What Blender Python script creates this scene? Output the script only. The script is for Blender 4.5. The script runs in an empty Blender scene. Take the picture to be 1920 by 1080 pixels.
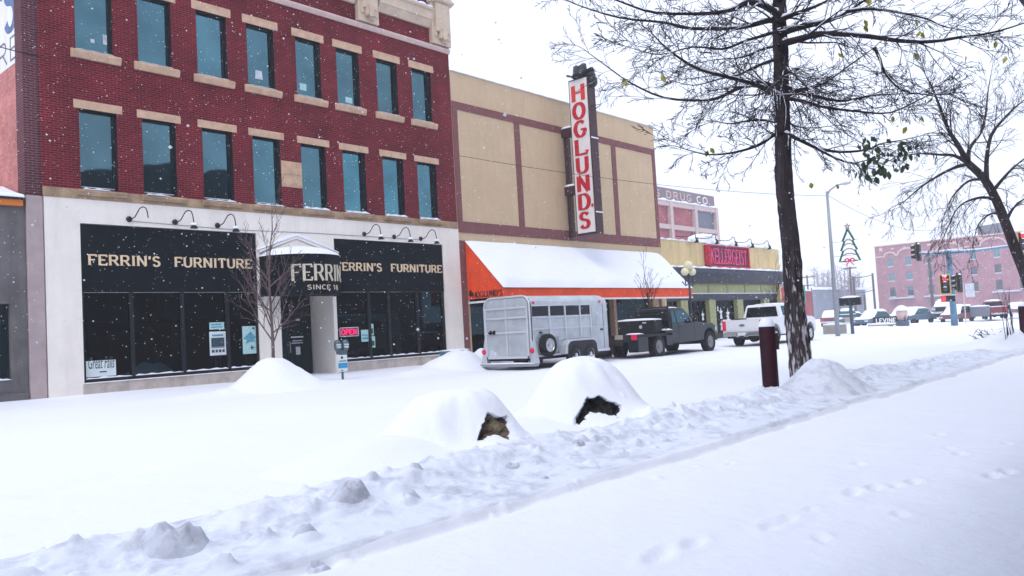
import bpy, bmesh, math, random
import numpy as np
from mathutils import Vector, Matrix
random.seed(7); RNG = np.random.RandomState(11)
S = bpy.context.scene
C = S.collection
rad = math.radians

# ------------------------------------------------------------------ camera
FPX = 1520.0; CH = 1.25
def _axes(yaw, pitch, roll):
    f = np.array([math.cos(yaw)*math.cos(pitch), math.sin(yaw)*math.cos(pitch), math.sin(pitch)])
    r = np.array([math.sin(yaw), -math.cos(yaw), 0.0]); u = np.cross(r, f)
    c, s = math.cos(roll), math.sin(roll)
    return c*r+s*u, -s*r+c*u, f
CR, CU, CF = _axes(0.725592949, 0.052326279, -0.055718836)
CAMP = np.array([0, 0, CH])
cam = bpy.data.objects.new('camera', bpy.data.cameras.new('camera')); C.objects.link(cam)
cam.data.sensor_width = 36; cam.data.lens = 36*FPX/1920; cam.data.clip_end = 3000; cam.data.clip_start = 0.05
cam.matrix_world = Matrix(((CR[0], CU[0], -CF[0], 0), (CR[1], CU[1], -CF[1], 0), (CR[2], CU[2], -CF[2], CH), (0, 0, 0, 1)))
S.camera = cam
def atK(x, y, k):            # photograph pixel + depth -> world point
    return CAMP + (CF*FPX+(x-960)*CR-(y-540)*CU)*(k/FPX)
def onY(x, y, Y):
    d = CF*FPX+(x-960)*CR-(y-540)*CU; return CAMP+d*(Y/d[1])
def onZ(x, y, Z):
    d = CF*FPX+(x-960)*CR-(y-540)*CU; return CAMP+d*((Z-CH)/d[2])
def onX(x, y, X):
    d = CF*FPX+(x-960)*CR-(y-540)*CU; return CAMP+d*(X/d[0])

# ------------------------------------------------------------------ light: overcast snow sky
SUN_EL, SUN_AZ = rad(54), rad(-113)
W = bpy.data.worlds.new('World'); S.world = W; W.use_nodes = True
nt = W.node_tree; nt.nodes.clear()
out = nt.nodes.new('ShaderNodeOutputWorld'); bg = nt.nodes.new('ShaderNodeBackground')
sky = nt.nodes.new('ShaderNodeTexSky'); sky.sky_type = 'NISHITA'; sky.sun_disc = False
sky.sun_elevation = SUN_EL; sky.sun_rotation = SUN_AZ; sky.dust_density = 6; sky.air_density = 1.0; sky.ozone_density = 1.0
mixn = nt.nodes.new('ShaderNodeMix'); mixn.data_type = 'RGBA'; mixn.inputs[0].default_value = 0.86
nt.links.new(sky.outputs[0], mixn.inputs[6]); mixn.inputs[7].default_value = (7.05, 7.6, 9.2, 1)   # cloud deck
nt.links.new(mixn.outputs[2], bg.inputs[0]); bg.inputs[1].default_value = 0.13
nt.links.new(bg.outputs[0], out.inputs[0])
sl = bpy.data.lights.new('sun', 'SUN'); sl.energy = 0.75; sl.angle = rad(32); sl.color = (1, 0.965, 0.93)
so = bpy.data.objects.new('sun', sl); C.objects.link(so)
sd = Vector((math.sin(SUN_AZ)*math.cos(SUN_EL), math.cos(SUN_AZ)*math.cos(SUN_EL), math.sin(SUN_EL)))
so.rotation_euler = (-sd).to_track_quat('-Z', 'Y').to_euler()
S.view_settings.view_transform = 'Standard'; S.view_settings.look = 'None'
S.view_settings.exposure = 0.35; S.view_settings.gamma = 1
try:
    S.cycles.use_denoising = True; S.cycles.max_bounces = 6; S.cycles.diffuse_bounces = 3; S.cycles.glossy_bounces = 3
    S.cycles.volume_bounces = 1; S.cycles.caustics_reflective = False; S.cycles.caustics_refractive = False
except Exception: pass

# ------------------------------------------------------------------ materials
M = {}
def mat(name, col, rough=0.7, metal=0.0, spec=0.4, noise=0.0, nscale=3.0, bump=0.0, bscale=30.0, emit=None, es=0.0, col2=None, stretch=(1,1,1), coat=0.0):
    m = bpy.data.materials.new(name); m.use_nodes = True; t = m.node_tree; b = t.nodes['Principled BSDF']
    b.inputs['Base Color'].default_value = (*col, 1); b.inputs['Roughness'].default_value = rough
    b.inputs['Metallic'].default_value = metal; b.inputs['Specular IOR Level'].default_value = spec
    if coat: b.inputs['Coat Weight'].default_value = coat; b.inputs['Coat Roughness'].default_value = 0.08
    if emit: b.inputs['Emission Color'].default_value = (*emit, 1); b.inputs['Emission Strength'].default_value = es
    tc = t.nodes.new('ShaderNodeTexCoord'); mp = t.nodes.new('ShaderNodeMapping'); mp.inputs['Scale'].default_value = stretch
    t.links.new(tc.outputs['Object'], mp.inputs[0])
    if noise or col2:
        n = t.nodes.new('ShaderNodeTexNoise'); n.inputs['Scale'].default_value = nscale; n.inputs['Detail'].default_value = 6; n.inputs['Roughness'].default_value = 0.62
        t.links.new(mp.outputs[0], n.inputs[0])
        r = t.nodes.new('ShaderNodeValToRGB'); r.color_ramp.elements[0].position = 0.33; r.color_ramp.elements[1].position = 0.67
        c2 = col2 if col2 else tuple(min(1, c*(1+noise)) for c in col)
        c1 = col if col2 else tuple(c*(1-noise) for c in col)
        r.color_ramp.elements[0].color = (*c1, 1); r.color_ramp.elements[1].color = (*c2, 1)
        t.links.new(n.outputs[0], r.inputs[0]); t.links.new(r.outputs[0], b.inputs['Base Color'])
    if bump:
        n2 = t.nodes.new('ShaderNodeTexNoise'); n2.inputs['Scale'].default_value = bscale; n2.inputs['Detail'].default_value = 5
        t.links.new(mp.outputs[0], n2.inputs[0])
        bp = t.nodes.new('ShaderNodeBump'); bp.inputs['Strength'].default_value = bump; bp.inputs['Distance'].default_value = 0.03
        t.links.new(n2.outputs[0], bp.inputs['Height']); t.links.new(bp.outputs[0], b.inputs['Normal'])
    M[name] = m; return m

def brick_mat(name, c1, c2, mortar, stain=0.25, axis='xz', bump=0.5, msize=0.010, bw=0.213, rh=0.0677):
    m = bpy.data.materials.new(name); m.use_nodes = True; t = m.node_tree; b = t.nodes['Principled BSDF']; b.inputs['Roughness'].default_value = 0.85
    b.inputs['Specular IOR Level'].default_value = 0.2
    tc = t.nodes.new('ShaderNodeTexCoord'); sp = t.nodes.new('ShaderNodeSeparateXYZ'); cb = t.nodes.new('ShaderNodeCombineXYZ')
    t.links.new(tc.outputs['Object'], sp.inputs[0]); t.links.new(sp.outputs['X' if axis[0] == 'x' else 'Y'], cb.inputs[0]); t.links.new(sp.outputs['Z'], cb.inputs[1])
    br = t.nodes.new('ShaderNodeTexBrick'); t.links.new(cb.outputs[0], br.inputs['Vector'])
    br.inputs['Scale'].default_value = 1; br.inputs['Brick Width'].default_value = bw; br.inputs['Row Height'].default_value = rh
    br.inputs['Mortar Size'].default_value = msize; br.inputs['Mortar Smooth'].default_value = 0.3; br.inputs['Bias'].default_value = -0.1
    br.inputs['Color1'].default_value = (*c1, 1); br.inputs['Color2'].default_value = (*c2, 1); br.inputs['Mortar'].default_value = (*mortar, 1)
    n = t.nodes.new('ShaderNodeTexNoise'); n.inputs['Scale'].default_value = 0.55; n.inputs['Detail'].default_value = 7; n.inputs['Roughness'].default_value = 0.7
    t.links.new(tc.outputs['Object'], n.inputs[0])
    r = t.nodes.new('ShaderNodeValToRGB'); r.color_ramp.elements[0].position = 0.35; r.color_ramp.elements[1].position = 0.7
    r.color_ramp.elements[0].color = (1-stain, 1-stain, 1-stain, 1); r.color_ramp.elements[1].color = (1+stain*.5, 1+stain*.5, 1+stain*.5, 1)
    t.links.new(n.outputs[0], r.inputs[0])
    mx = t.nodes.new('ShaderNodeMix'); mx.data_type = 'RGBA'; mx.blend_type = 'MULTIPLY'; mx.inputs[0].default_value = 1
    t.links.new(br.outputs['Color'], mx.inputs[6]); t.links.new(r.outputs[0], mx.inputs[7]); t.links.new(mx.outputs[2], b.inputs['Base Color'])
    bp = t.nodes.new('ShaderNodeBump'); bp.invert = True; bp.inputs['Strength'].default_value = bump; bp.inputs['Distance'].default_value = 0.01
    t.links.new(br.outputs['Fac'], bp.inputs['Height']); t.links.new(bp.outputs[0], b.inputs['Normal'])
    M[name] = m; return m

def glass_mat(name, tint, dark, refl=0.6, rough=0.03, wob=0.015, vary=False):
    m = bpy.data.materials.new(name); m.use_nodes = True; t = m.node_tree; t.nodes.clear()
    o = t.nodes.new('ShaderNodeOutputMaterial'); g = t.nodes.new('ShaderNodeBsdfGlossy'); d = t.nodes.new('ShaderNodeBsdfDiffuse'); mx = t.nodes.new('ShaderNodeMixShader')
    g.inputs['Color'].default_value = (*tint, 1); g.inputs['Roughness'].default_value = rough; d.inputs['Color'].default_value = (*dark, 1); mx.inputs[0].default_value = refl
    tc = t.nodes.new('ShaderNodeTexCoord'); n = t.nodes.new('ShaderNodeTexNoise'); n.inputs['Scale'].default_value = 0.8; bp = t.nodes.new('ShaderNodeBump')
    bp.inputs['Strength'].default_value = wob; bp.inputs['Distance'].default_value = 0.2
    t.links.new(tc.outputs['Object'], n.inputs[0]); t.links.new(n.outputs[0], bp.inputs['Height']); t.links.new(bp.outputs[0], g.inputs['Normal'])
    if vary:
        oi = t.nodes.new('ShaderNodeObjectInfo'); hs_ = t.nodes.new('ShaderNodeHueSaturation'); hs_.inputs['Color'].default_value = (*tint, 1)
        n3 = t.nodes.new('ShaderNodeTexNoise'); n3.inputs['Scale'].default_value = .9; n3.inputs['Detail'].default_value = 3; t.links.new(tc.outputs['Object'], n3.inputs[0])
        a1 = t.nodes.new('ShaderNodeMapRange'); a1.inputs['To Min'].default_value = .62; a1.inputs['To Max'].default_value = 1.0; t.links.new(oi.outputs['Random'], a1.inputs['Value'])
        a2 = t.nodes.new('ShaderNodeMapRange'); a2.inputs['From Min'].default_value = .3; a2.inputs['From Max'].default_value = .7; a2.inputs['To Min'].default_value = .75; a2.inputs['To Max'].default_value = 1.15; t.links.new(n3.outputs[0], a2.inputs['Value'])
        mu = t.nodes.new('ShaderNodeMath'); mu.operation = 'MULTIPLY'; t.links.new(a1.outputs[0], mu.inputs[0]); t.links.new(a2.outputs[0], mu.inputs[1]); t.links.new(mu.outputs[0], hs_.inputs['Value'])
        a3 = t.nodes.new('ShaderNodeMapRange'); a3.inputs['To Min'].default_value = .75; a3.inputs['To Max'].default_value = 1.0; t.links.new(oi.outputs['Random'], a3.inputs['Value']); t.links.new(a3.outputs[0], hs_.inputs['Saturation']); t.links.new(hs_.outputs[0], g.inputs['Color'])
    t.links.new(d.outputs[0], mx.inputs[1]); t.links.new(g.outputs[0], mx.inputs[2]); t.links.new(mx.outputs[0], o.inputs[0])
    M[name] = m; return m

def snow_mat(name, col=(0.84, 0.877, 0.965), dirt_shade=None, damt=0.0):
    m = bpy.data.materials.new(name); m.use_nodes = True; t = m.node_tree; b = t.nodes['Principled BSDF']
    b.inputs['Base Color'].default_value = (*col, 1); b.inputs['Roughness'].default_value = 0.75; b.inputs['Specular IOR Level'].default_value = 0.25
    tc = t.nodes.new('ShaderNodeTexCoord')
    ns = []
    for sc, ds, st in ((3.0, 0.05, 0.35), (14.0, 0.02, 0.35), (90.0, 0.004, 0.5)):
        n = t.nodes.new('ShaderNodeTexNoise'); n.inputs['Scale'].default_value = sc; n.inputs['Detail'].default_value = 4
        t.links.new(tc.outputs['Object'], n.inputs[0])
        bp = t.nodes.new('ShaderNodeBump'); bp.inputs['Strength'].default_value = st; bp.inputs['Distance'].default_value = ds
        t.links.new(n.outputs[0], bp.inputs['Height'])
        if ns: t.links.new(ns[-1].outputs[0], bp.inputs['Normal'])
        ns.append(bp)
    t.links.new(ns[-1].outputs[0], b.inputs['Normal'])
    if dirt_shade:
        n = t.nodes.new('ShaderNodeTexNoise'); n.inputs['Scale'].default_value = 3.6; n.inputs['Detail'].default_value = 8; n.inputs['Roughness'].default_value = 0.66
        r = t.nodes.new('ShaderNodeValToRGB'); r.color_ramp.elements[0].position = 0.47; r.color_ramp.elements[1].position = 0.68
        r.color_ramp.elements[0].color = (*col, 1); r.color_ramp.elements[1].color = (*[c*(1-damt)+d*damt for c, d in zip(col, dirt_shade)], 1)
        t.links.new(tc.outputs['Object'], n.inputs[0]); t.links.new(n.outputs[0], r.inputs[0]); t.links.new(r.outputs[0], b.inputs['Base Color'])
    M[name] = m; return m

snow_mat('snow'); snow_mat('snow_ploughed', (0.75, 0.80, 0.905), (0.27, 0.29, 0.36), 0.5)  # grey patches on the ridge mix real dirt with painted shade of its dents
snow_mat('snow_dirty', (0.60, 0.64, 0.74), (0.24, 0.25, 0.30), 0.6)
brick_mat('brick', (0.110, 0.003, 0.009), (0.20, 0.007, 0.017), (0.25, 0.062, 0.075), stain=0.4)
brick_mat('brick_dark', (0.085, 0.020, 0.030), (0.13, 0.03, 0.04), (0.19, 0.12, 0.13))
brick_mat('brick_faded', (0.50, 0.17, 0.16), (0.62, 0.25, 0.22), (0.52, 0.25, 0.23), stain=0.3, axis='yz', bump=0.2)
brick_mat('brick_far', (0.36, 0.16, 0.20), (0.41, 0.20, 0.24), (0.42, 0.24, 0.27), axis='yz')  # haze fade is partly put into this paler brick colour
brick_mat('brick_pink', (0.40, 0.12, 0.15), (0.46, 0.15, 0.17), (0.45, 0.2, 0.2))
mat('sandstone', (0.58, 0.39, 0.27), 0.85, noise=0.16, nscale=4, bump=0.25)
mat('sandstone_old', (0.36, 0.25, 0.16), 0.9, noise=0.3, nscale=2.5, bump=0.3)
mat('band_faded', (0.27, 0.17, 0.19), 0.9, col2=(0.20, 0.21, 0.23), nscale=.12); mat('concrete_pale', (0.55, 0.44, 0.42), .9, noise=.1); mat('terracotta_cream', (0.62, 0.50, 0.38), 0.7, noise=0.12, nscale=2, bump=0.15)
mat('string_pink', (0.62, 0.46, 0.42), 0.8, noise=0.1, bump=0.1)
mat('cream_stucco', (0.86, 0.81, 0.75), 0.85, noise=0.05, nscale=1.2, bump=0.15, bscale=60)
mat('cream_base', (0.52, 0.46, 0.42), 0.85, noise=0.16, nscale=2.5, bump=0.2)
mat('pilaster', (0.42, 0.34, 0.34), 0.9, noise=0.15, nscale=1.5, bump=0.2)
mat('tan_stucco', (0.60, 0.45, 0.29), 0.9, noise=0.06, nscale=0.9, bump=0.2, bscale=70)
mat('tan_brown', (0.20, 0.075, 0.078), 0.85, noise=0.12, bump=0.15)
mat('yellow_stucco', (0.68, 0.53, 0.28), 0.9, noise=0.1, nscale=0.8, bump=0.15)
mat('lime_panel', (0.37, 0.39, 0.20), 0.75, noise=0.07); mat('lime_column', (0.34, 0.36, 0.18), 0.75, noise=0.08)
mat('slate_dark', (0.022, 0.032, 0.055), 0.5, noise=0.2); mat('black_panel', (0.003, 0.007, 0.011), 0.6, noise=0.3, spec=0.06)
mat('frame_black', (0.008, 0.011, 0.016), 0.45, spec=0.3)
mat('grey_stucco', (0.145, 0.14, 0.145), 0.9, noise=0.2, nscale=1.5, bump=0.25)
mat('orange_stripe', (0.62, 0.17, 0.02), 0.6); mat('orange_canvas', (0.86, 0.075, 0.012), 0.7, noise=0.1, nscale=2, bump=0.1)
mat('white_trim', (0.78, 0.78, 0.79), 0.6, noise=0.05); mat('gold_letter', (0.80, 0.62, 0.42), 0.5, noise=0.1)
mat('cream_letter', (0.62, 0.56, 0.44), 0.6); mat('red_letter', (0.50, 0.005, 0.026), 0.5); mat('red_orange_letter', (0.64, 0.03, 0.016), 0.5)
mat('sign_white', (0.76, 0.71, 0.70), 0.5, noise=0.04); mat('sign_maroon', (0.045, 0.012, 0.018), 0.55, noise=0.25)
mat('hat_dark', (0.014, 0.022, 0.030), 0.5); mat('iron_black', (0.008, 0.008, 0.010), 0.5); mat('iron_blue', (0.06, 0.105, 0.14), 0.5, noise=0.15)
mat('painted_white', (0.76, 0.75, 0.74), 0.8, noise=0.07, nscale=0.6); mat('painted_blue', (0.10, 0.16, 0.30), 0.8, noise=0.3); mat('painted_grey', (0.20, 0.19, 0.22), 0.85, noise=0.2)
mat('paper_teal', (0.42, 0.66, 0.66), 0.6, noise=0.12, nscale=9); mat('paper_white', (0.66, 0.74, 0.76), 0.6, noise=0.06); mat('print_dark', (0.03, 0.06, 0.08), 0.6, noise=0.4, nscale=14)
mat('print_blue', (0.10, 0.32, 0.42), 0.6, noise=0.4, nscale=10); mat('sticker_blue', (0.03, 0.30, 0.55), 0.5)
mat('neon_red', (0.8, 0.02, 0.12), 0.4, emit=(1, 0.02, 0.14), es=0.9); mat('neon_pink', (0.8, 0.06, 0.22), 0.4, emit=(1, 0.05, 0.22), es=0.14)
mat('neon_back', (0.10, 0.014, 0.045), 0.6, noise=0.5, nscale=5); mat('neon_frame', (0.48, 0.012, 0.045), 0.5, noise=0.15)
mat('signal_red', (0.8, 0.02, 0.02), 0.3, emit=(1, 0.03, 0.04), es=1.6); mat('signal_yellow', (0.72, 0.42, 0.03), 0.5)
mat('steel_trailer', (0.50, 0.54, 0.58), 0.42, metal=0.35, noise=0.15, nscale=1.6, bump=0.06, bscale=8); mat('steel_rib', (0.62, 0.65, 0.69), 0.4, metal=0.3)
mat('steel_grey_shade', (0.30, 0.33, 0.36), 0.5, metal=0.3); mat('rubber', (0.010, 0.010, 0.012), 0.85, noise=0.3, nscale=12); mat('chrome', (0.55, 0.56, 0.58), 0.25, metal=0.9)  # plain darker grey steel; also colours the painted shade behind the spare
mat('rim_grey', (0.22, 0.22, 0.23), 0.4, metal=0.6); mat('tail_red', (0.55, 0.01, 0.05), 0.3, emit=(1, .02, .08), es=0.12); mat('pickup_dark', (0.008, 0.013, 0.021), 0.32, spec=0.35, noise=0.3)
mat('pickup_white', (0.74, 0.76, 0.79), 0.3, spec=0.5, coat=0.3, noise=0.03); mat('deck_black', (0.014, 0.015, 0.018), 0.7, noise=0.4, nscale=6); mat('rust_brown', (0.045, 0.028, 0.022), 0.85, noise=0.4, nscale=7)
mat('plate', (0.45, 0.42, 0.36), 0.5); mat('car_red', (0.22, 0.02, 0.045), 0.35, coat=0.3); mat('car_green', (0.10, 0.17, 0.16), 0.4); mat('car_beige', (0.40, 0.34, 0.31), 0.4)
mat('car_blue', (0.07, 0.12, 0.17), 0.4); mat('car_grey', (0.14, 0.16, 0.20), 0.5); mat('car_maroon', (0.17, 0.06, 0.08), 0.4)
mat('maroon_paint', (0.026, 0.002, 0.008), 0.5, spec=0.2, noise=0.35, nscale=7); mat('concrete', (0.34, 0.32, 0.29), 0.9, noise=0.15, bump=0.2)
mat('rock', (0.005, 0.006, 0.006), 0.8, col2=(0.020, 0.019, 0.017), nscale=7, bump=0.8, bscale=9)
mat('rock_brown', (0.070, 0.026, 0.030), 0.85, col2=(0.24, 0.215, 0.13), nscale=6, bump=0.8, bscale=10)
def bark_mat():
    m = mat('bark', (0.016, 0.011, 0.014), 0.95, col2=(0.062, 0.045, 0.050), nscale=9, bump=1.0, bscale=16, stretch=(1, 1, 0.25)); t = m.node_tree; b = t.nodes['Principled BSDF']
    src = b.inputs['Base Color'].links[0].from_socket; mp = [n for n in t.nodes if n.type == 'MAPPING'][0]; tc = [n for n in t.nodes if n.type == 'TEX_COORD'][0]
    n = t.nodes.new('ShaderNodeTexNoise'); n.inputs['Scale'].default_value = 13; n.inputs['Detail'].default_value = 4; n.inputs['Roughness'].default_value = .6; t.links.new(mp.outputs[0], n.inputs[0])
    sp = t.nodes.new('ShaderNodeSeparateXYZ'); t.links.new(tc.outputs['Object'], sp.inputs[0])
    mr = t.nodes.new('ShaderNodeMapRange'); mr.inputs['From Min'].default_value = 0.0; mr.inputs['From Max'].default_value = 3.6; mr.inputs['To Min'].default_value = .12; mr.inputs['To Max'].default_value = -.06; t.links.new(sp.outputs['Z'], mr.inputs['Value'])
    ad = t.nodes.new('ShaderNodeMath'); ad.operation = 'ADD'; t.links.new(n.outputs[0], ad.inputs[0]); t.links.new(mr.outputs[0], ad.inputs[1])
    r = t.nodes.new('ShaderNodeValToRGB'); r.color_ramp.elements[0].position = .575; r.color_ramp.elements[1].position = .66; t.links.new(ad.outputs[0], r.inputs[0])
    mx = t.nodes.new('ShaderNodeMix'); mx.data_type = 'RGBA'; t.links.new(r.outputs[0], mx.inputs[0]); t.links.new(src, mx.inputs[6]); mx.inputs[7].default_value = (.50, .47, .50, 1); t.links.new(mx.outputs[2], b.inputs['Base Color'])
bark_mat()
mat('twig', (0.012, 0.008, 0.012), 0.9, col2=(0.030, 0.020, 0.026), nscale=5); mat('twig_grey', (0.040, 0.030, 0.036), 0.9, noise=0.3); mat('twig_pale', (0.13, 0.085, 0.09), 0.9, noise=0.3)
mat('leaf_green', (0.035, 0.062, 0.028), 0.7, noise=0.4, nscale=6); mat('leaf_yellow', (0.30, 0.28, 0.02), 0.7, noise=0.3, nscale=8); mat('leaf_brown', (0.16, 0.07, 0.04), 0.8)
mat('globe', (0.72, 0.68, 0.46), 0.35, noise=0.05, emit=(1, .95, .7), es=0.04); mat('bin_blue', (0.05, 0.16, 0.25), 0.5, noise=0.15); mat('meter_steel', (0.10, 0.15, 0.17), 0.35, metal=0.5)
mat('tree_green', (0.01, 0.12, 0.08), 0.6, noise=0.3, nscale=20); mat('bow_pink', (0.70, 0.02, 0.16), 0.5); mat('arc_tan', (0.33, 0.24, 0.20), 0.6); mat('pole_blue', (0.13, 0.26, 0.36), 0.5, noise=0.12)
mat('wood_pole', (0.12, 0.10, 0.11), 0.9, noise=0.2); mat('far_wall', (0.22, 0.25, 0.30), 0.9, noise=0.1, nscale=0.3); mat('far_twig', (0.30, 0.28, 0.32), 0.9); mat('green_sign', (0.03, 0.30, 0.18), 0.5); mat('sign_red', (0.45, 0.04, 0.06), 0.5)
mat('back_wall', (0.07, 0.065, 0.068), 0.9, noise=0.2); mat('canopy_grey', (0.045, 0.055, 0.075), 0.7); mat('frost', (0.55, 0.60, 0.66), 0.6, noise=0.25, nscale=8)
glass_mat('glass_upper', (0.10, 0.27, 0.335), (0.012, 0.030, 0.038), 0.75, vary=True); glass_mat('glass_shop', (0.018, 0.034, 0.044), (0.003, 0.006, 0.008), 0.85)
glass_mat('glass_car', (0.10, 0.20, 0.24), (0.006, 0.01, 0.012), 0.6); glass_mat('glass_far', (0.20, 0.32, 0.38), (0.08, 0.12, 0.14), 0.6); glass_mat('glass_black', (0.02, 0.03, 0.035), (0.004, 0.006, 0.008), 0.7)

# ------------------------------------------------------------------ object helpers
def thing(name, label, cat, loc=(0, 0, 0), rz=0.0, group=None):
    o = bpy.data.objects.new(name, None); C.objects.link(o); o.location = loc; o.rotation_euler = (0, 0, rz); o.empty_display_size = 0.2
    o['label'] = label; o['category'] = cat
    if group: o['group'] = group
    return o
def tag(o, label, cat, group=None, kind=None):
    if label: o['label'] = label
    if cat: o['category'] = cat
    if group: o['group'] = group
    if kind: o['kind'] = kind
    return o
def root_of(o):
    while o.parent: o = o.parent
    return o
class MB:
    def __init__(s): s.v = []; s.f = []; s.m = []
    def add(s, vs, fs, mi=0):
        b = len(s.v); s.v += [tuple(map(float, p)) for p in vs]; s.f += [tuple(i+b for i in f) for f in fs]; s.m += [mi]*len(fs); return s
    def box(s, x0, y0, z0, x1, y1, z1, mi=0):
        return s.add([(x0, y0, z0), (x1, y0, z0), (x1, y1, z0), (x0, y1, z0), (x0, y0, z1), (x1, y0, z1), (x1, y1, z1), (x0, y1, z1)],
                     [(0, 3, 2, 1), (4, 5, 6, 7), (0, 1, 5, 4), (1, 2, 6, 5), (2, 3, 7, 6), (3, 0, 4, 7)], mi)
    def prism(s, poly, fn, t0, t1, mi=0):
        n = len(poly); vs = [fn(a, b, t0) for a, b in poly]+[fn(a, b, t1) for a, b in poly]
        return s.add(vs, [tuple(range(n-1, -1, -1)), tuple(range(n, 2*n))]+[(i, (i+1) % n, n+(i+1) % n, n+i) for i in range(n)], mi)
    def px(s, poly, x0, x1, mi=0): return s.prism(poly, lambda a, b, t: (t, a, b), x0, x1, mi)     # poly in (y,z)
    def py(s, poly, y0, y1, mi=0): return s.prism(poly, lambda a, b, t: (a, t, b), y0, y1, mi)     # poly in (x,z)
    def pz(s, poly, z0, z1, mi=0): return s.prism(poly, lambda a, b, t: (a, b, t), z0, z1, mi)
    def tube(s, pts, r, n=6, mi=0, cap=True):
        pts = [np.array(p, float) for p in pts]; k = len(pts)
        rs = list(r) if hasattr(r, '__len__') else [r]*k
        ref = np.array([0.31, 0.2, 0.93]); vs = []; u = None
        for i in range(k):
            d = pts[min(i+1, k-1)]-pts[max(i-1, 0)]; d = d/(np.linalg.norm(d)+1e-9)
            if u is None:
                u = np.cross(d, ref)
                if np.linalg.norm(u) < 1e-3: u = np.cross(d, np.array([1.0, 0, 0]))
            else: u = u-d*(u@d)
            u = u/(np.linalg.norm(u)+1e-9); w = np.cross(d, u)
            for j in range(n):
                a = 2*math.pi*j/n; vs.append(pts[i]+rs[i]*(math.cos(a)*u+math.sin(a)*w))
        fs = [(i*n+j, i*n+(j+1) % n, (i+1)*n+(j+1) % n, (i+1)*n+j) for i in range(k-1) for j in range(n)]
        if cap: fs += [tuple(range(n-1, -1, -1)), tuple((k-1)*n+j for j in range(n))]
        return s.add(vs, fs, mi)
    def lathe(s, prof, c=(0, 0, 0), n=20, mi=0, axis='z', cap=True):
        vs = []; k = len(prof)
        for r, z in prof:
            for j in range(n):
                a = 2*math.pi*j/n; p = (r*math.cos(a), r*math.sin(a), z)
                if axis == 'y': p = (p[0], p[2], p[1])
                if axis == 'x': p = (p[2], p[0], p[1])
                vs.append((c[0]+p[0], c[1]+p[1], c[2]+p[2]))
        fs = [(i*n+j, i*n+(j+1) % n, (i+1)*n+(j+1) % n, (i+1)*n+j) for i in range(k-1) for j in range(n)]
        if cap: fs += [tuple(range(n-1, -1, -1)), tuple((k-1)*n+j for j in range(n))]
        return s.add(vs, fs, mi)
    def ell(s, c, r, n=12, mi=0, lo=-1.0, jit=0.0, seed=0):
        rg = random.Random(seed); prof = []
        vs = []; k = n//2+1; a0 = math.asin(max(-1, lo))
        for i in range(k+1):
            ph = a0+(math.pi/2-a0)*i/k
            for j in range(n):
                th = 2*math.pi*j/n; q = 1+rg.uniform(-jit, jit)
                vs.append((c[0]+r[0]*q*max(1e-3, math.cos(ph))*math.cos(th), c[1]+r[1]*q*max(1e-3, math.cos(ph))*math.sin(th), c[2]+r[2]*q*math.sin(ph)))
        fs = [(i*n+j, i*n+(j+1) % n, (i+1)*n+(j+1) % n, (i+1)*n+j) for i in range(k) for j in range(n)]
        fs += [tuple(range(n-1, -1, -1)), tuple(k*n+j for j in range(n))]
        return s.add(vs, fs, mi)
    def sheet(s, fn, nu, nv, mi=0):
        vs = [fn(i/nu, j/nv) for i in range(nu+1) for j in range(nv+1)]
        return s.add(vs, [(i*(nv+1)+j, (i+1)*(nv+1)+j, (i+1)*(nv+1)+j+1, i*(nv+1)+j+1) for i in range(nu) for j in range(nv)], mi)
    def build(s, name, mats, parent=None, world=True, smooth=False, bevel=0.0, fix=True, seg=2):
        if not isinstance(mats, (list, tuple)): mats = [mats]
        me = bpy.data.meshes.new(name); off = (0, 0, 0)
        if parent is not None and world:
            R = root_of(parent); off = tuple(R.location)
        me.from_pydata([(a-off[0], b-off[1], c-off[2]) for a, b, c in s.v], [], s.f)
        for m in mats: me.materials.append(M[m])
        if len(mats) > 1: me.polygons.foreach_set('material_index', s.m)
        if fix:
            bm = bmesh.new(); bm.from_mesh(me); bmesh.ops.recalc_face_normals(bm, faces=bm.faces); bm.to_mesh(me); bm.free()
        if smooth: me.polygons.foreach_set('use_smooth', [True]*len(me.polygons))
        me.update()
        o = bpy.data.objects.new(name, me); C.objects.link(o)
        if parent is not None: o.parent = parent
        if bevel:
            b = o.modifiers.new('bevel', 'BEVEL'); b.width = bevel; b.segments = seg; b.limit_method = 'ANGLE'; b.angle_limit = rad(35); b.harden_normals = False
        return o
def dup(root, loc, rz=None, label=None):
    r = root.copy(); C.objects.link(r); r.location = loc
    if rz is not None: r.rotation_euler = (0, 0, rz)
    if label: r['label'] = label
    for ch in list(root.children):
        c = ch.copy(); C.objects.link(c); c.parent = r
        for g in ch.children:
            d = g.copy(); C.objects.link(d); d.parent = c
    return r
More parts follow.
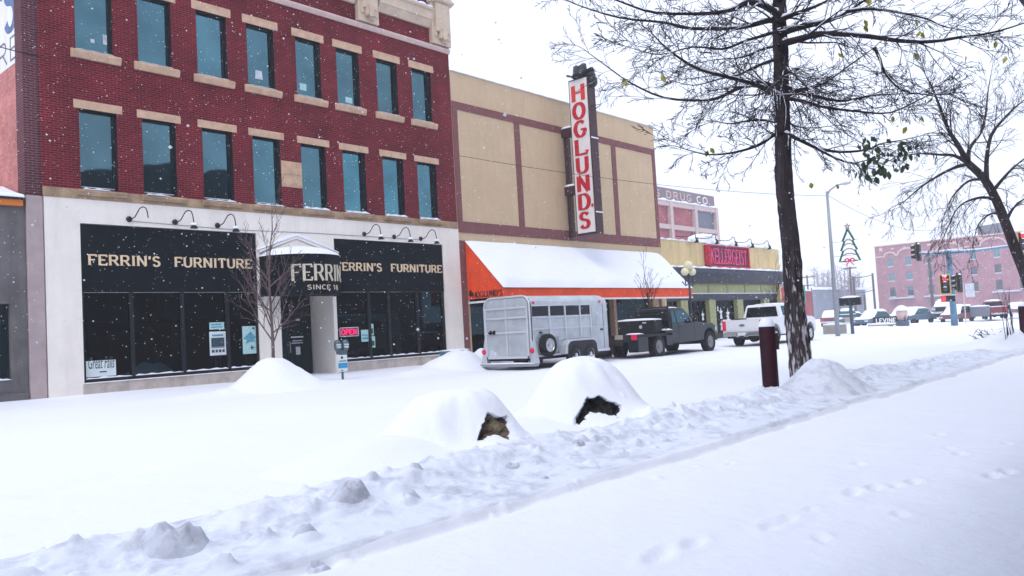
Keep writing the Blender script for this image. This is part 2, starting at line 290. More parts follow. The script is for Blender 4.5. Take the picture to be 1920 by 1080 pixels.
def holes_wall(mb, x0, x1, z0, z1, holes, fy, depth, fn=None, mi=0, mir=None):
    """front sheet at y=fy with rectangular holes and reveals going back by depth"""
    fn = fn or (lambda x, y, z: (x, y, z)); mir = mi if mir is None else mir
    xs = sorted({x0, x1, *[h[0] for h in holes], *[h[1] for h in holes]}); zs = sorted({z0, z1, *[h[2] for h in holes], *[h[3] for h in holes]})
    for i in range(len(xs)-1):
        for j in range(len(zs)-1):
            cx, cz = (xs[i]+xs[i+1])/2, (zs[j]+zs[j+1])/2
            if cx < x0 or cx > x1 or cz < z0 or cz > z1: continue
            if any(h[0] < cx < h[1] and h[2] < cz < h[3] for h in holes): continue
            mb.add([fn(xs[i], fy, zs[j]), fn(xs[i+1], fy, zs[j]), fn(xs[i+1], fy, zs[j+1]), fn(xs[i], fy, zs[j+1])], [(0, 1, 2, 3)], mi)
    for a, b, c, d in holes:
        y2 = fy+depth
        for p, q in (((a, c), (a, d)), ((a, d), (b, d)), ((b, d), (b, c)), ((b, c), (a, c))):
            mb.add([fn(p[0], fy, p[1]), fn(q[0], fy, q[1]), fn(q[0], y2, q[1]), fn(p[0], y2, p[1])], [(0, 1, 2, 3)], mir)

# ---- lettering: stroke glyphs in a unit box, with stem contrast and slab serifs
def arc(cx, cy, rx, ry, a0, a1, n=12): return [(cx+rx*math.cos(rad(a0+(a1-a0)*i/n)), cy+ry*math.sin(rad(a0+(a1-a0)*i/n))) for i in range(n+1)]
GL = {
 'H': (.95, [[(.1, 0), (.1, 1)], [(.85, 0), (.85, 1)], [(.1, .52), (.85, .52)]], [(.1, 0), (.1, 1), (.85, 0), (.85, 1)]),
 'I': (.35, [[(.17, 0), (.17, 1)]], [(.17, 0), (.17, 1)]),
 'E': (.80, [[(.1, 0), (.1, 1)], [(.1, .96), (.72, .96), (.72, .80)], [(.1, .5), (.58, .5)], [(.1, .04), (.74, .04), (.74, .22)]], [(.1, 0), (.1, 1)]),
 'F': (.76, [[(.1, 0), (.1, 1)], [(.1, .96), (.72, .96), (.72, .80)], [(.1, .5), (.58, .5)]], [(.1, 0), (.1, 1)]),
 'L': (.76, [[(.1, 0), (.1, 1)], [(.1, .04), (.72, .04), (.72, .25)]], [(.1, 0), (.1, 1)]),
 'R': (.90, [[(.1, 0), (.1, 1)], [(.1, .96), (.5, .96)]+arc(.5, .72, .24, .24, 90, -90)+[(.1, .48)], [(.45, .48), (.82, 0)]], [(.1, 0), (.1, 1), (.82, 0)]),
 'N': (.98, [[(.12, 0), (.12, 1)], [(.12, 1), (.84, 0)], [(.84, 0), (.84, 1)]], [(.12, 0), (.12, 1), (.84, 1)]),
 'U': (.92, [[(.12, 1), (.12, .32)]+arc(.46, .32, .34, .30, 180, 360)+[(.80, .32), (.80, 1)]], [(.12, 1), (.80, 1)]),
 'T': (.84, [[(.42, 0), (.42, 1)], [(.06, .80), (.06, .96), (.78, .96), (.78, .80)]], [(.42, 0)]),
 'O': (.98, [arc(.48, .5, .40, .48, 90, 450, 22)], []),
 'G': (.98, [arc(.5, .5, .40, .48, 45, 330, 18), [(.86, .26), (.86, .46)], [(.55, .46), (.94, .46)]], []),
 'D': (.95, [[(.12, 0), (.12, 1)], [(.12, .96), (.40, .96)]+arc(.42, .5, .40, .46, 88, -88, 14)+[(.12, .04)]], []),
 'S': (.80, [arc(.40, .74, .27, .22, 20, 270, 12)+arc(.40, .26, .29, .25, 90, -160, 12)], []),
 'C': (.92, [arc(.48, .5, .38, .47, 50, 310, 18)], []),
 'K': (.90, [[(.12, 0), (.12, 1)], [(.82, 1), (.14, .42)], [(.34, .58), (.84, 0)]], []),
 'P': (.82, [[(.1, 0), (.1, 1)], [(.1, .96), (.46, .96)]+arc(.46, .70, .26, .26, 90, -90)+[(.1, .44)]], []),
 'V': (.9, [[(.05, 1), (.45, 0)], [(.45, 0), (.85, 1)]], []),
 "'": (.22, [[(.10, 1), (.12, .84), (.05, .70)]], []),
 '.': (.24, [[(.10, 0), (.10, .14)]], []), ',': (.24, [[(.12, .14), (.10, -.02), (.04, -.14)]], []), ' ': (.5, [], []),
 '1': (.5, [[(.25, 0), (.25, 1)], [(.25, 1), (.08, .82)]], [(.25, 0)]), '8': (.8, [arc(.4, .74, .25, .24, 0, 360, 16), arc(.4, .26, .30, .26, 0, 360, 16)], []),
}
def text_width(t, gap): return sum(GL[c][0]+gap for c in t)-gap
def letters(mb, text, fn, x0, x1, z0, z1, thick=.16, thin=.09, serif=True, depth=.02, gap=.10, mi=0, slant=0.0):
    """fn(u, v, d) -> world; u along, v up, d proud of the surface"""
    k = (x1-x0)/text_width(text, gap); h = z1-z0; cur = x0; lay = 0
    for ch in text:
        w, strokes, ser = GL[ch]
        polys = [(s, None) for s in strokes]
        if serif: polys += [([(x-.13, y+(.03 if y < .5 else -.03)), (x+.13, y+(.03 if y < .5 else -.03))], .06) for x, y in ser]
        for s, fw in polys:
            pts = [np.array(p) for p in s]; n = len(pts); L = []; Rr = []
            for i in range(n):
                d = pts[min(i+1, n-1)]-pts[max(i-1, 0)]; dd = np.array([d[0]*k, d[1]*h]); dd = dd/(np.linalg.norm(dd)+1e-9)
                wd = fw if fw else thin+(thick-thin)*abs(dd[1])
                nn = np.array([-dd[1], dd[0]])*wd*h*.5
                c = np.array([cur+pts[i][0]*k, z0+pts[i][1]*h])
                c[0] += slant*(pts[i][1])*h
                L.append(c+nn); Rr.append(c-nn)
            lay = (lay+1) % 9; dp = depth+lay*.0006
            vs = []
            for q in (L, Rr):
                for c in q: vs.append(fn(c[0], c[1], dp))
            for q in (L, Rr):
                for c in q: vs.append(fn(c[0], c[1], 0.001))
            fs = []
            for i in range(n-1):
                fs += [(i, i+1, n+i+1, n+i), (i, 2*n+i, 2*n+i+1, i+1), (n+i, n+i+1, 3*n+i+1, 3*n+i)]
            fs += [(0, n, 3*n, 2*n), (n-1, 3*n-1, 4*n-1, 2*n-1)]
            mb.add(vs, fs, mi)
        cur += (w+gap)*k
    return mb
def flatfn(y): return lambda u, v, d: (u, y-d, v)

# ---- value noise for the snow
def _hash(i, j, s): 
    n = (i*374761393+j*668265263+s*1442695041) & 0x7fffffff
    n = ((n ^ (n >> 13))*1274126177) & 0x7fffffff
    return ((n ^ (n >> 16)) & 0xffff)/65535.0
def vnoise(x, y, s=0):
    x = np.asarray(x, float); y = np.asarray(y, float)
    i = np.floor(x).astype(np.int64); j = np.floor(y).astype(np.int64); fx = x-i; fy = y-j
    fx = fx*fx*fx*(fx*(fx*6-15)+10); fy = fy*fy*fy*(fy*(fy*6-15)+10)
    a = _hash(i, j, s); b = _hash(i+1, j, s); c = _hash(i, j+1, s); d = _hash(i+1, j+1, s)
    return (a*(1-fx)+b*fx)*(1-fy)+(c*(1-fx)+d*fx)*fy-.5
def fbm(x, y, s=0, o=4):
    r = 0; a = 1
    for k in range(o): r = r+a*vnoise(x*2**k, y*2**k, s+k*17); a *= .5
    return r
def sstep(a, b, x): t = np.clip((x-a)/(b-a), 0, 1); return t*t*(3-2*t)
# lumps and dents laid on the ground where the photograph has them
LUMPS = [(*onZ(325, 1010, -.05)[:2], .18, .05), (*onZ(365, 1005, -.05)[:2], .10, .04), (*onZ(655, 925, 0)[:2], .15, .05), (*onZ(575, 985, -.05)[:2], .10, .06),
         (*onZ(780, 900, -.05)[:2], .07, .05), (*onZ(770, 925, -.05)[:2], .07, .045), (*onZ(1090, 832, -.05)[:2], .08, .05), (*onZ(1165, 838, -.05)[:2], .07, .04)]
_r = random.Random(5)
for i in range(230):
    x = 1.5+_r.random()**1.1*24; y = 5.1+_r.gauss(.45, .34); LUMPS.append((x, y, _r.uniform(.03, .10), _r.uniform(.015, .055)))
for i in range(330):
    x = 1.5+_r.random()**1.2*16; LUMPS.append((x, 5.1+_r.gauss(.35, .42), _r.uniform(.018, .05), _r.uniform(.012, .038)))
DENTS = []
for (px, py, w) in ((1450, 985, .26), (1478, 975, .22), (1640, 915, .2), (1600, 925, .22), (1680, 912, .16), (1715, 905, .2), (1860, 892, .22), (1890, 885, .2), (1520, 955, .12), (1800, 850, .2), (1890, 832, .16), (1780, 840, .16), (1240, 1040, .3), (1300, 1020, .25), (1370, 870, .15), (1690, 965, .14), (1540, 1010, .14), (1760, 815, .2), (1610, 870, .16)):
    p = onZ(px, py, -.25); DENTS.append((p[0], p[1], w))
def ground_z(X, Y):
    X = np.asarray(X, float); Y = np.asarray(Y, float)
    z = np.interp(Y, [-6, 4.2, 5.2, 7, 9, 16, 19.0, 20.2, 24, 40], [-.25, -.25, -.20, -.14, -.10, -.06, -.03, .05, .10, .10])
    z = z+np.interp(Y, [18, 23], [0, .06])*np.clip((13-X)/4, 0, 1)
    z = z+(.035*fbm(X*.35, Y*.35, 1, 3)+.05*fbm(X*.16, Y*.5, 2, 3))*sstep(5, 9, Y)+.012*fbm(X*1.1, Y*1.1, 5, 3)
    # ploughed ridge along the kerb
    yc = 5.85+.12*fbm(X*.5, X*0+.3, 31, 2)
    ht = (.215+.15*fbm(X*.55, X*0, 33, 3)+.05*np.exp(-((X-3.9)/.5)**2))*sstep(-1, 2.2, X)
    ht = ht*(1-.55*sstep(17, 24, X))
    wid = np.where(Y < yc, .62, .40)
    prof = np.exp(-((Y-yc)/wid)**2)
    rough = .10*fbm(X*2.4, Y*2.4, 41, 3)+.13*np.clip(fbm(X*4.6+3, Y*4.6, 43, 2)-.20, 0, 1)+.014*fbm(X*13, Y*13, 45, 2)
    z = z+prof*(np.clip(ht, .05, 1)+rough*.8)
    # shovelled edge: a small step along the walk
    ye = 4.62+.07*fbm(X*.6, X*0, 51, 3)+.03*fbm(X*3, X*0, 53, 2)
    z = z+.06*sstep(ye-.03, ye+.05, Y)*(1-sstep(ye+.1, ye+.9, Y))-.035*np.exp(-((Y-ye+.06)/.055)**2)*(.5+fbm(X*2.2, X*0, 57, 2))
    for (x, y, r, h) in LUMPS:
        m = (np.abs(X-x) < 2.2*r) & (np.abs(Y-y) < 2.2*r)
        if m.any():
            d = np.hypot(X[m]-x, (Y[m]-y)*1.15)/r; z[m] += h*np.exp(-d**4)*(1+.4*fbm(X[m]*9, Y[m]*9, 61, 2))
    for (x, y, r) in DENTS:
        m = (np.abs(X-x) < 2*r) & (np.abs(Y-y) < 2*r)
        if m.any():
            dx, dy = X[m]-x, Y[m]-y; d = np.hypot(dx*.8+dy*.25, (dy-dx*.2)*2.4)/(r*.55); z[m] += -.030*np.exp(-d**4)+.010*np.exp(-(d-1.5)**2*3)
    z = z+.010*fbm(X*2.6, Y*2.6, 71, 3)*(Y < 4.6)*sstep(3.5, 7, X)
    # drifted hollow out in the road, lower left
    tx = (X-3.6)*.95+(Y-9.3)*.3; ty = (Y-9.3)*.95-(X-3.6)*.28
    z = z-.09*np.exp(-(tx/.85)**4)*np.exp(-((ty-.1)/.24)**2)*np.where(ty < .1, 1, 1.0)
    # swept wheel ruts beside the parked vehicles and snow berms at their kerb
    for yy in (14.2, 15.3, 12.2):
        z = z-(.055+.04*fbm(X*1.3, X*0+yy, 87, 3))*np.exp(-((Y-yy+.12*np.sin(X*.25))/.17)**2)*sstep(14, 20, X)*(1-sstep(55, 65, X))
    z = z+.16*np.exp(-((Y-19.6)/.5)**2)*(.7+.9*fbm(X*.7, Y*0, 81, 3))*sstep(8, 11, X)*(1-sstep(42, 52, X))*(1-.7*np.exp(-((X-15.5)/1.6)**2))
    z = z-.50*sstep(60, 100, X)
    z = z+.5*sstep(110, 160, X)
    return z

# ------------------------------------------------------------------ the setting: snow-covered ground in strips of one sheet
gx = np.concatenate([np.arange(-60, -4, 4.0), np.arange(-4, 1, .25), np.arange(1, 13, .033), np.arange(13, 24, .07), np.arange(24, 60, .3), np.arange(60, 130, 1.2), np.arange(130, 401, 15.0)])
gy = np.concatenate([np.arange(-60, -4, 4.0), np.arange(-4, 1.5, .2), np.arange(1.5, 4.4, .05), np.arange(4.4, 7.2, .032), np.arange(7.2, 8.5, .05), np.arange(8.5, 24, .16), np.arange(24, 60, 2.0), np.arange(60, 401, 15.0)])
GX, GY = np.meshgrid(gx, gy, indexing='ij'); GZ = ground_z(GX.ravel(), GY.ravel()).reshape(GX.shape)
dzx = np.gradient(GZ, gx, axis=0); dzy = np.gradient(GZ, gy, axis=1)
NN = np.stack([-dzx, -dzy, np.ones_like(GZ)], -1); NN /= np.linalg.norm(NN, axis=-1, keepdims=True)
def gz(x, y):
    i = int(np.clip(np.searchsorted(gx, x)-1, 0, len(gx)-2)); j = int(np.clip(np.searchsorted(gy, y)-1, 0, len(gy)-2))
    a = (x-gx[i])/(gx[i+1]-gx[i]); b = (y-gy[j])/(gy[j+1]-gy[j])
    return float((GZ[i, j]*(1-a)+GZ[i+1, j]*a)*(1-b)+(GZ[i, j+1]*(1-a)+GZ[i+1, j+1]*a)*b)
def strip(name, y0, y1, m):
    j0 = int(np.argmin(abs(gy-y0))); j1 = int(np.argmin(abs(gy-y1))); nx, ny = len(gx), j1-j0+1
    vs = np.stack([GX[:, j0:j1+1], GY[:, j0:j1+1], GZ[:, j0:j1+1]], -1).reshape(-1, 3)
    a = (np.arange(nx-1)[:, None]*ny+np.arange(ny-1)[None, :]).ravel(); fs = np.stack([a, a+ny, a+ny+1, a+1], 1)
    me = bpy.data.meshes.new(name); me.vertices.add(len(vs)); me.vertices.foreach_set('co', vs.ravel())
    me.loops.add(fs.size); me.loops.foreach_set('vertex_index', fs.ravel()); me.polygons.add(len(fs)); me.polygons.foreach_set('loop_start', np.arange(0, fs.size, 4))
    me.update(calc_edges=True); me.validate(); me.polygons.foreach_set('use_smooth', np.ones(len(me.polygons), bool)); me.materials.append(M[m])
    try: me.normals_split_custom_set_from_vertices(NN[:, j0:j1+1].reshape(-1, 3).tolist())
    except Exception: pass
    o = bpy.data.objects.new(name, me); C.objects.link(o); o['kind'] = 'structure'; return o
strip('near_sidewalk', -60, 4.65, 'snow'); strip('snowbank', 4.65, 6.6, 'snow_ploughed'); strip('road', 6.6, 19.5, 'snow'); strip('far_sidewalk', 19.5, 400, 'snow')
bpy.data.objects['near_sidewalk']['label'] = 'smooth snow covered walk in the foreground with faint footprints'
bpy.data.objects['snowbank']['label'] = 'lumpy ploughed ridge of snow along the kerb'
bpy.data.objects['road']['label'] = 'wide street under fresh white snow'
bpy.data.objects['far_sidewalk']['label'] = 'snow covered pavement in front of the shops'

FY = 23.5
def cap(x0, x1, y0, y1, z, h, name='snow_cap', parent=None, seed=0, n=24, ov=.03, mats='snow'):
    """soft strip of snow lying on a ledge"""
    mb = MB(); rg = random.Random(seed+int(x0*31)); L = max(x1-x0, 1e-3); n = max(4, min(n, int(L/.12)+4)); ring = []
    for i in range(n+1):
        x = x0-ov*.3+(L+ov*.6)*i/n; q = (.72+.28*math.sin(i*1.3+rg.random()*2)+rg.uniform(-.12, .12)); e = 1 if 0 < i < n else .25
        hh = h*max(.35, q)*e; o2 = ov*rg.uniform(.2, 1)
        ring += [(x, y0-o2, z+.001), (x, y0-o2, z+hh*.55), (x, y0+(y1-y0)*.25, z+hh), (x, y0+(y1-y0)*.75, z+hh), (x, y1, z+hh*.7), (x, y1, z+.001)]
    fs = [(i*6+j, i*6+(j+1) % 6, (i+1)*6+(j+1) % 6, (i+1)*6+j) for i in range(n) for j in range(6)]+[(5, 4, 3, 2, 1, 0), tuple(n*6+j for j in range(6))]
    mb.add(ring, fs); return mb.build(name, mats, parent, smooth=True)

# ------------------------------------------------------------------ brick furniture store
brick = thing('brick_building', 'three storey dark red brick building with tan lintels above a cream shopfront', 'building', (15.4, 23.5, 0))
LX = [8.67, 10.41, 12.27, 14.0, 15.84, 17.58, 19.42, 21.15]
holes = [(x+.14, x+1.15, 5.83, 8.08) for x in LX]+[(x+.14, x+1.15, 9.75, 11.82) for x in [8.63, 10.37, 12.2, 13.93, 15.79, 17.49, 19.33, 21.09]]
mb = MB(); holes_wall(mb, 7.82, 23.33, 5.80, 12.8, holes, FY, .24)
mb.build('wall', 'brick', brick, fix=False)
mb = MB(); mb.add([(7.82, FY+.06, 12.98), (23.0, FY+.06, 12.98), (23.0, FY+.06, 15.9), (7.82, FY+.06, 15.9)], [(0, 1, 2, 3)])
mb.add([(23.33, FY, 5.53), (23.33, 44, 5.53), (23.33, 44, 15.2), (23.33, FY, 15.2)], [(0, 1, 2, 3)]); mb.build('parapet_wall', 'brick', brick, fix=False)
mb = MB(); mb.box(7.44, FY+.05, 5.53, 7.86, FY+.6, 16.2); mb.add([(7.82, FY, 5.53), (7.82, FY+.055, 5.53), (7.82, FY+.055, 12.9), (7.82, FY, 12.9)], [(0, 1, 2, 3)]); mb.build('corner_pilaster', 'brick_dark', brick)
mb = MB(); mb.add([(7.46, FY+.6, 0), (7.46, 44, 0), (7.46, 44, 16), (7.46, FY+.6, 16)], [(0, 1, 2, 3)]); sw = mb.build('side_wall', 'brick_faded', brick, fix=False)
sw['label'] = 'faded pink brick side wall with a painted sign'
mb = MB(); mb.box(7.6, FY+.65, 14.6, 23.2, 43.8, 15.0); mb.build('roof', 'snow', brick)
mb = MB(); mb.add([(7.452, 23.74, 9.24), (7.452, 33, 9.24), (7.452, 33, 14), (7.452, 23.74, 14)], [(0, 1, 2, 3)]); ps = mb.build('painted_sign', 'painted_white', brick, fix=False)
mb = MB(); sfn = lambda u, v, d: (7.452-d*.3-.002, u, v)     # reads right-to-left in Y because the wall faces away
letters(mb, 'STORE', lambda u, v, d: sfn(33-u, v, d), 33-28.25, 33-23.86, 9.36, 10.03, thick=.10, thin=.09, serif=False, depth=.01, gap=.16)
mb.build('lettering', 'painted_grey', ps)
mb = MB(); letters(mb, "'S", lambda u, v, d: sfn(33-u, v, d), 33-25.3, 33-23.92, 10.22, 11.75, thick=.20, thin=.10, serif=False, depth=.01, gap=.05)
mb.build('lettering', 'painted_blue', ps)
for i, (a, b, c, d) in enumerate(holes):
    up = i > 7
    mb = MB(); mb.box(a-.14, FY-.015, d, b+.17, FY+.1, d+(.28 if up else .24)); mb.build('lintel', 'sandstone', brick, bevel=.008)
    f = MB(); t = .055
    for q in ((a, c, a+t, d), (b-t, c, b, d), (a, d-t, b, d), (a, c, b, c+t)): f.box(q[0]+.002, FY+.15, q[1]+.002, q[2]-.002, FY+.235, q[3]-.002)
    f.add([(b-.003, FY+.004, c), (b-.003, FY+.15, c), (b-.003, FY+.15, d), (b-.003, FY+.004, d)], [(0, 1, 2, 3)])
    f.add([(a, FY+.004, d-.003), (b, FY+.004, d-.003), (b, FY+.15, d-.003), (a, FY+.15, d-.003)], [(0, 1, 2, 3)])
    w = f.build('window', 'frame_black', brick, fix=False)
    g = MB(); g.add([(a+t-.01, FY+.20, c+.02), (b-t+.01, FY+.20, c+.02), (b-t+.01, FY+.20, d-.02), (a+t-.01, FY+.20, d-.02)], [(0, 1, 2, 3)]); g.build('pane', 'glass_upper', w, fix=False)
    for wi, px0, py0, px1, py1 in ((8, 170, 80, 177, 74), (8, 193, 83, 200, 66), (11, 478, 147, 492, 134), (12, 562, 168, 574, 158), (13, 648, 192, 660, 184), (0, 195, 205, 206, 201)):
        if wi == i:
            p_, q_ = onY(px0, py0, FY+.19), onY(px1, py1, FY+.19); k_ = MB(); k_.py([(p_[0], p_[2]), (q_[0], p_[2]), (q_[0]-.03*(wi == 11), q_[2]), (p_[0]+.03*(wi == 11), q_[2])], FY+.186, FY+.198); k_.build('window_item', 'frost' if wi in (8, 11) else 'paper_teal', w)
    if up:
        s_ = MB(); s_.px([(FY-.12, c-.05), (FY-.12, c-.10), (FY-.07, c-.25), (FY+.1, c-.25), (FY+.1, c-.005), (FY-.05, c-.005)], a-.14, b+.2); sl_ = s_.build('sill', 'sandstone', brick, bevel=.01)
        cap(a, b, FY-.06, FY+.14, c-.004, .025, parent=sl_, seed=i)
    else:
        s_ = MB(); s_.px([(FY-.13, c-.09), (FY-.10, c-.20), (FY+.1, c-.20), (FY+.1, c-.01), (FY-.08, c-.03)], a-.10, b+.22); sl_ = s_.build('sill', 'sandstone_old', brick, bevel=.01)
        cap(a+.05, b+.02-(.28 if i < 2 else 0), FY-.10, FY+.15, c-.03, .10 if i > 3 else .06, parent=sl_, seed=i)
        r_ = MB(); r_.box(a+.05, FY+.12, c+.06, b-.05, FY+.15, c+.085); r_.build('sash_rail', 'frost', w)
# terracotta at the top and the plain string course
mb = MB(); mb.px([(FY-.10, 12.92), (FY-.10, 12.99), (FY+.07, 13.04), (FY+.07, 12.80), (FY-.05, 12.80)], 7.82, 23.36); mb.build('string_course', 'string_pink', brick, bevel=.01)
mb = MB()
for x0, x1 in ((19.66, 22.36), (9.0, 18.6)):
    mb.px([(FY-.02, 13.68), (FY-.16, 13.95), (FY-.20, 13.98), (FY-.20, 14.32), (FY-.28, 14.36), (FY-.28, 14.44), (FY+.3, 14.44), (FY+.3, 13.68)], x0, x1)
mb.build('cornice', 'terracotta_cream', brick, bevel=.012)
cap(19.66, 22.3, FY-.27, FY+.3, 14.44, .16, parent=brick, seed=3)
for x0, x1 in ((18.64, 19.6), (22.36, 23.4)):
    mb = MB(); cx = (x0+x1)/2
    mb.box(x0, FY-.14, 13.06, x1, FY+.2, 14.75); mb.box(x0+.16, FY-.26, 13.55, x1-.16, FY-.14, 14.75); mb.box(cx-.20, FY-.34, 13.28, cx+.16, FY-.14, 13.55)
    mb.box(cx-.13, FY-.40, 13.20, cx+.05, FY-.34, 13.70); mb.box(cx-.05, FY-.22, 13.14, cx+.22, FY-.14, 13.28); mb.box(x0+.10, FY-.19, 13.36, x0+.26, FY-.14, 13.75); mb.box(x1-.22, FY-.19, 13.30, x1-.08, FY-.14, 13.62)
    mb.px([(FY-.14, 14.75), (FY-.36, 14.83), (FY-.36, 14.93), (FY+.2, 15.0), (FY+.2, 14.75)], x0-.06, x1+.08)
    mb.build('pier_ornament', 'terracotta_cream', brick, bevel=.014)
    cap(x0, x1, FY-.3, FY+.2, 14.98, .12, parent=brick, seed=9)
mb = MB(); mb.box(15.17, FY-.03, 6.50, 15.96, FY+.05, 7.38, 0)
for xx in (15.22, 15.60):
    for zz, hh in ((6.94, .38), (6.56, .32)): mb.box(xx, FY-.05, zz, xx+.32, FY-.03, zz+hh, 0); mb.box(xx+.05, FY-.058, zz+.05, xx+.13, FY-.05, zz+hh-.06, 0); mb.box(xx+.19, FY-.058, zz+.05, xx+.26, FY-.05, zz+hh-.10, 0)
mb.build('date_panel', 'sandstone', brick, bevel=.006)
mb = MB(); mb.box(7.84, FY-.04, 5.53, 23.35, FY+.1, 5.80); mb.build('stone_band', 'sandstone_old', brick, bevel=.01)
# shopfront
mb = MB(); sh = [(8.75, 14.13, .47, 4.86), (14.92, 17.02, -.3, 3.0), (17.16, 22.43, .47, 4.84)]
holes_wall(mb, 7.86, 23.36, -.3, 5.53, sh, FY-.02, .30); mb.add([(7.86, FY-.02, -.3), (7.86, FY+.6, -.3), (7.86, FY+.6, 5.53), (7.86, FY-.02, 5.53)], [(0, 1, 2, 3)])
mb.build('shopfront_wall', 'cream_stucco', brick, fix=False)
for a, b in ((8.72, 14.16), (17.14, 22.46)): mb = MB(); mb.box(a, FY-.05, -.3, b, FY-.022, .44); mb.build('stall_riser', 'cream_base', brick)
mb = MB(); mb.box(7.44, FY+.0, -.3, 7.84, FY+.5, 5.53); mb.build('pilaster', 'pilaster', brick, bevel=.02)
for (x0, x1, lx0, lx1) in ((8.77, 14.11, 8.95, 13.95), (17.18, 22.41, 17.22, 22.34)):
    mb = MB(); mb.box(x0, FY+.02, 2.95, x1, FY+.10, 4.84); sp_ = mb.build('sign_panel', 'black_panel', brick)
    mb = MB(); letters(mb, "FERRIN'S  FURNITURE", flatfn(FY+.02), lx0, lx1, 3.71, 4.0, thick=.20, thin=.13, depth=.03, gap=.16); mb.build('lettering', 'gold_letter', sp_)
for (x0, x1, ms) in ((8.77, 14.11, (10.12, 11.62, 13.08)), (17.18, 22.41, (18.66, 19.6, 21.02))):
    f = MB(); xs = [x0]+list(ms)+[x1]
    for x in xs: f.box(x-.05, FY+.06, .50, x+.05, FY+.20, 2.95)
    f.box(x0, FY+.06, .47, x1, FY+.2, .56); fr = f.build('shop_window', 'frame_black', brick)
    g = MB()
    for k in range(len(xs)-1): g.add([(xs[k]+.04, FY+.14, .54), (xs[k+1]-.04, FY+.14, .54), (xs[k+1]-.04, FY+.14, 2.95), (xs[k]+.04, FY+.14, 2.95)], [(0, 1, 2, 3)])
    g.build('pane', 'glass_shop', fr, fix=False)
    for k in range(len(xs)-1): cap(xs[k]+.06, xs[k+1]-.06, FY+.03, FY+.13, .562, .05, parent=fr, seed=k+40)
    cap(x0, x1, FY-.06, FY+.05, .445, .02, parent=brick, seed=55)
# recessed entrance, pediment and drum awning
mb = MB(); mb.add([(14.92, FY+.28, -.3), (14.92, 24.9, -.3), (14.92, 24.9, 3.0), (14.92, FY+.28, 3.0)], [(0, 1, 2, 3)]); mb.add([(17.02, FY+.28, -.3), (17.02, 24.9, -.3), (17.02, 24.9, 3.0), (17.02, FY+.28, 3.0)], [(0, 1, 2, 3)])
mb.add([(14.92, FY+.28, 3.0), (17.02, FY+.28, 3.0), (17.02, 24.9, 3.0), (14.92, 24.9, 3.0)], [(0, 1, 2, 3)]); mb.build('entrance_recess', 'cream_stucco', brick, fix=False)
mb = MB(); mb.box(15.0, 24.84, -.1, 17.0, 24.98, 2.99); dr = mb.build('door', 'frame_black', brick)
mb = MB(); mb.box(15.08, 24.80, .1, 16.0, 24.835, 2.2); mb.box(16.1, 24.80, .1, 16.95, 24.835, 2.2); mb.box(15.08, 24.80, 2.3, 16.95, 24.835, 2.9); mb.build('pane', 'glass_shop', dr)
mb = MB(); mb.tube([(16.05, 24.75, .9), (16.05, 24.75, 1.3)], .018); mb.build('handle', 'chrome', dr)
mb = MB(); mb.box(16.12, 24.785, 1.42, 16.62, 24.797, 1.47); mb.box(16.18, 24.785, 1.30, 16.56, 24.797, 1.33); mb.box(16.14, 24.785, 1.22, 16.6, 24.797, 1.25); mb.box(16.3, 24.785, .82, 16.48, 24.797, 1.1); mb.box(16.35, 24.785, 2.02, 16.5, 24.797, 2.08); mb.build('door_notice', 'paper_white', dr)
mb = MB(); mb.py([(14.27, 4.22), (15.55, 4.72), (17.12, 4.22)], FY-.12, FY-.025); mb.build('pediment', 'cream_stucco', brick, bevel=.01)
mb = MB(); mb.py([(14.15, 4.22), (14.15, 4.30), (15.55, 4.82), (17.24, 4.30), (17.24, 4.22), (15.55, 4.73)], FY-.18, FY-.03); mb.build('pediment_moulding', 'cream_stucco', brick, bevel=.02)
mb = MB(); mb.py([(14.12, 4.305), (14.2, 4.37), (15.2, 4.80), (15.55, 4.90), (15.9, 4.81), (17.2, 4.36), (17.26, 4.305), (15.55, 4.825)], FY-.20, FY-.02); mb.build('snow_cap', 'snow', brick, smooth=False, bevel=.03)
DC, DR = (15.62, FY), 1.42
da = lambda a, r, z: (DC[0]+r*math.sin(a), DC[1]-.02-r*math.cos(a), z)
mb = MB(); mb.sheet(lambda u, v: da(-math.pi/2+math.pi*u, DR, 2.78+1.32*v), 40, 2); mb.sheet(lambda u, v: da(-math.pi/2+math.pi*u, DR*v, 2.80), 40, 3)
aw = mb.build('drum_awning', 'black_panel', brick, smooth=True, fix=False)
mb = MB(); mb.sheet(lambda u, v: da(-math.pi/2+math.pi*u, (DR+.04)*v, 4.09+.36*max(0, 1-v**2.6)**.8), 40, 10); mb.build('snow_cap', 'snow', aw, smooth=True, fix=False)
dfn = lambda u, v, d: da(u/DR, DR+d, v)
mb = MB(); letters(mb, "FERRIN'S", dfn, -1.02, 1.62, 3.22, 3.76, thick=.17, thin=.07, serif=False, depth=.012, gap=.14)
letters(mb, 'SINCE 18', dfn, -.55, .75, 2.93, 3.08, thick=.2, thin=.14, serif=False, depth=.012, gap=.16); mb.build('lettering', 'cream_letter', aw, fix=False)
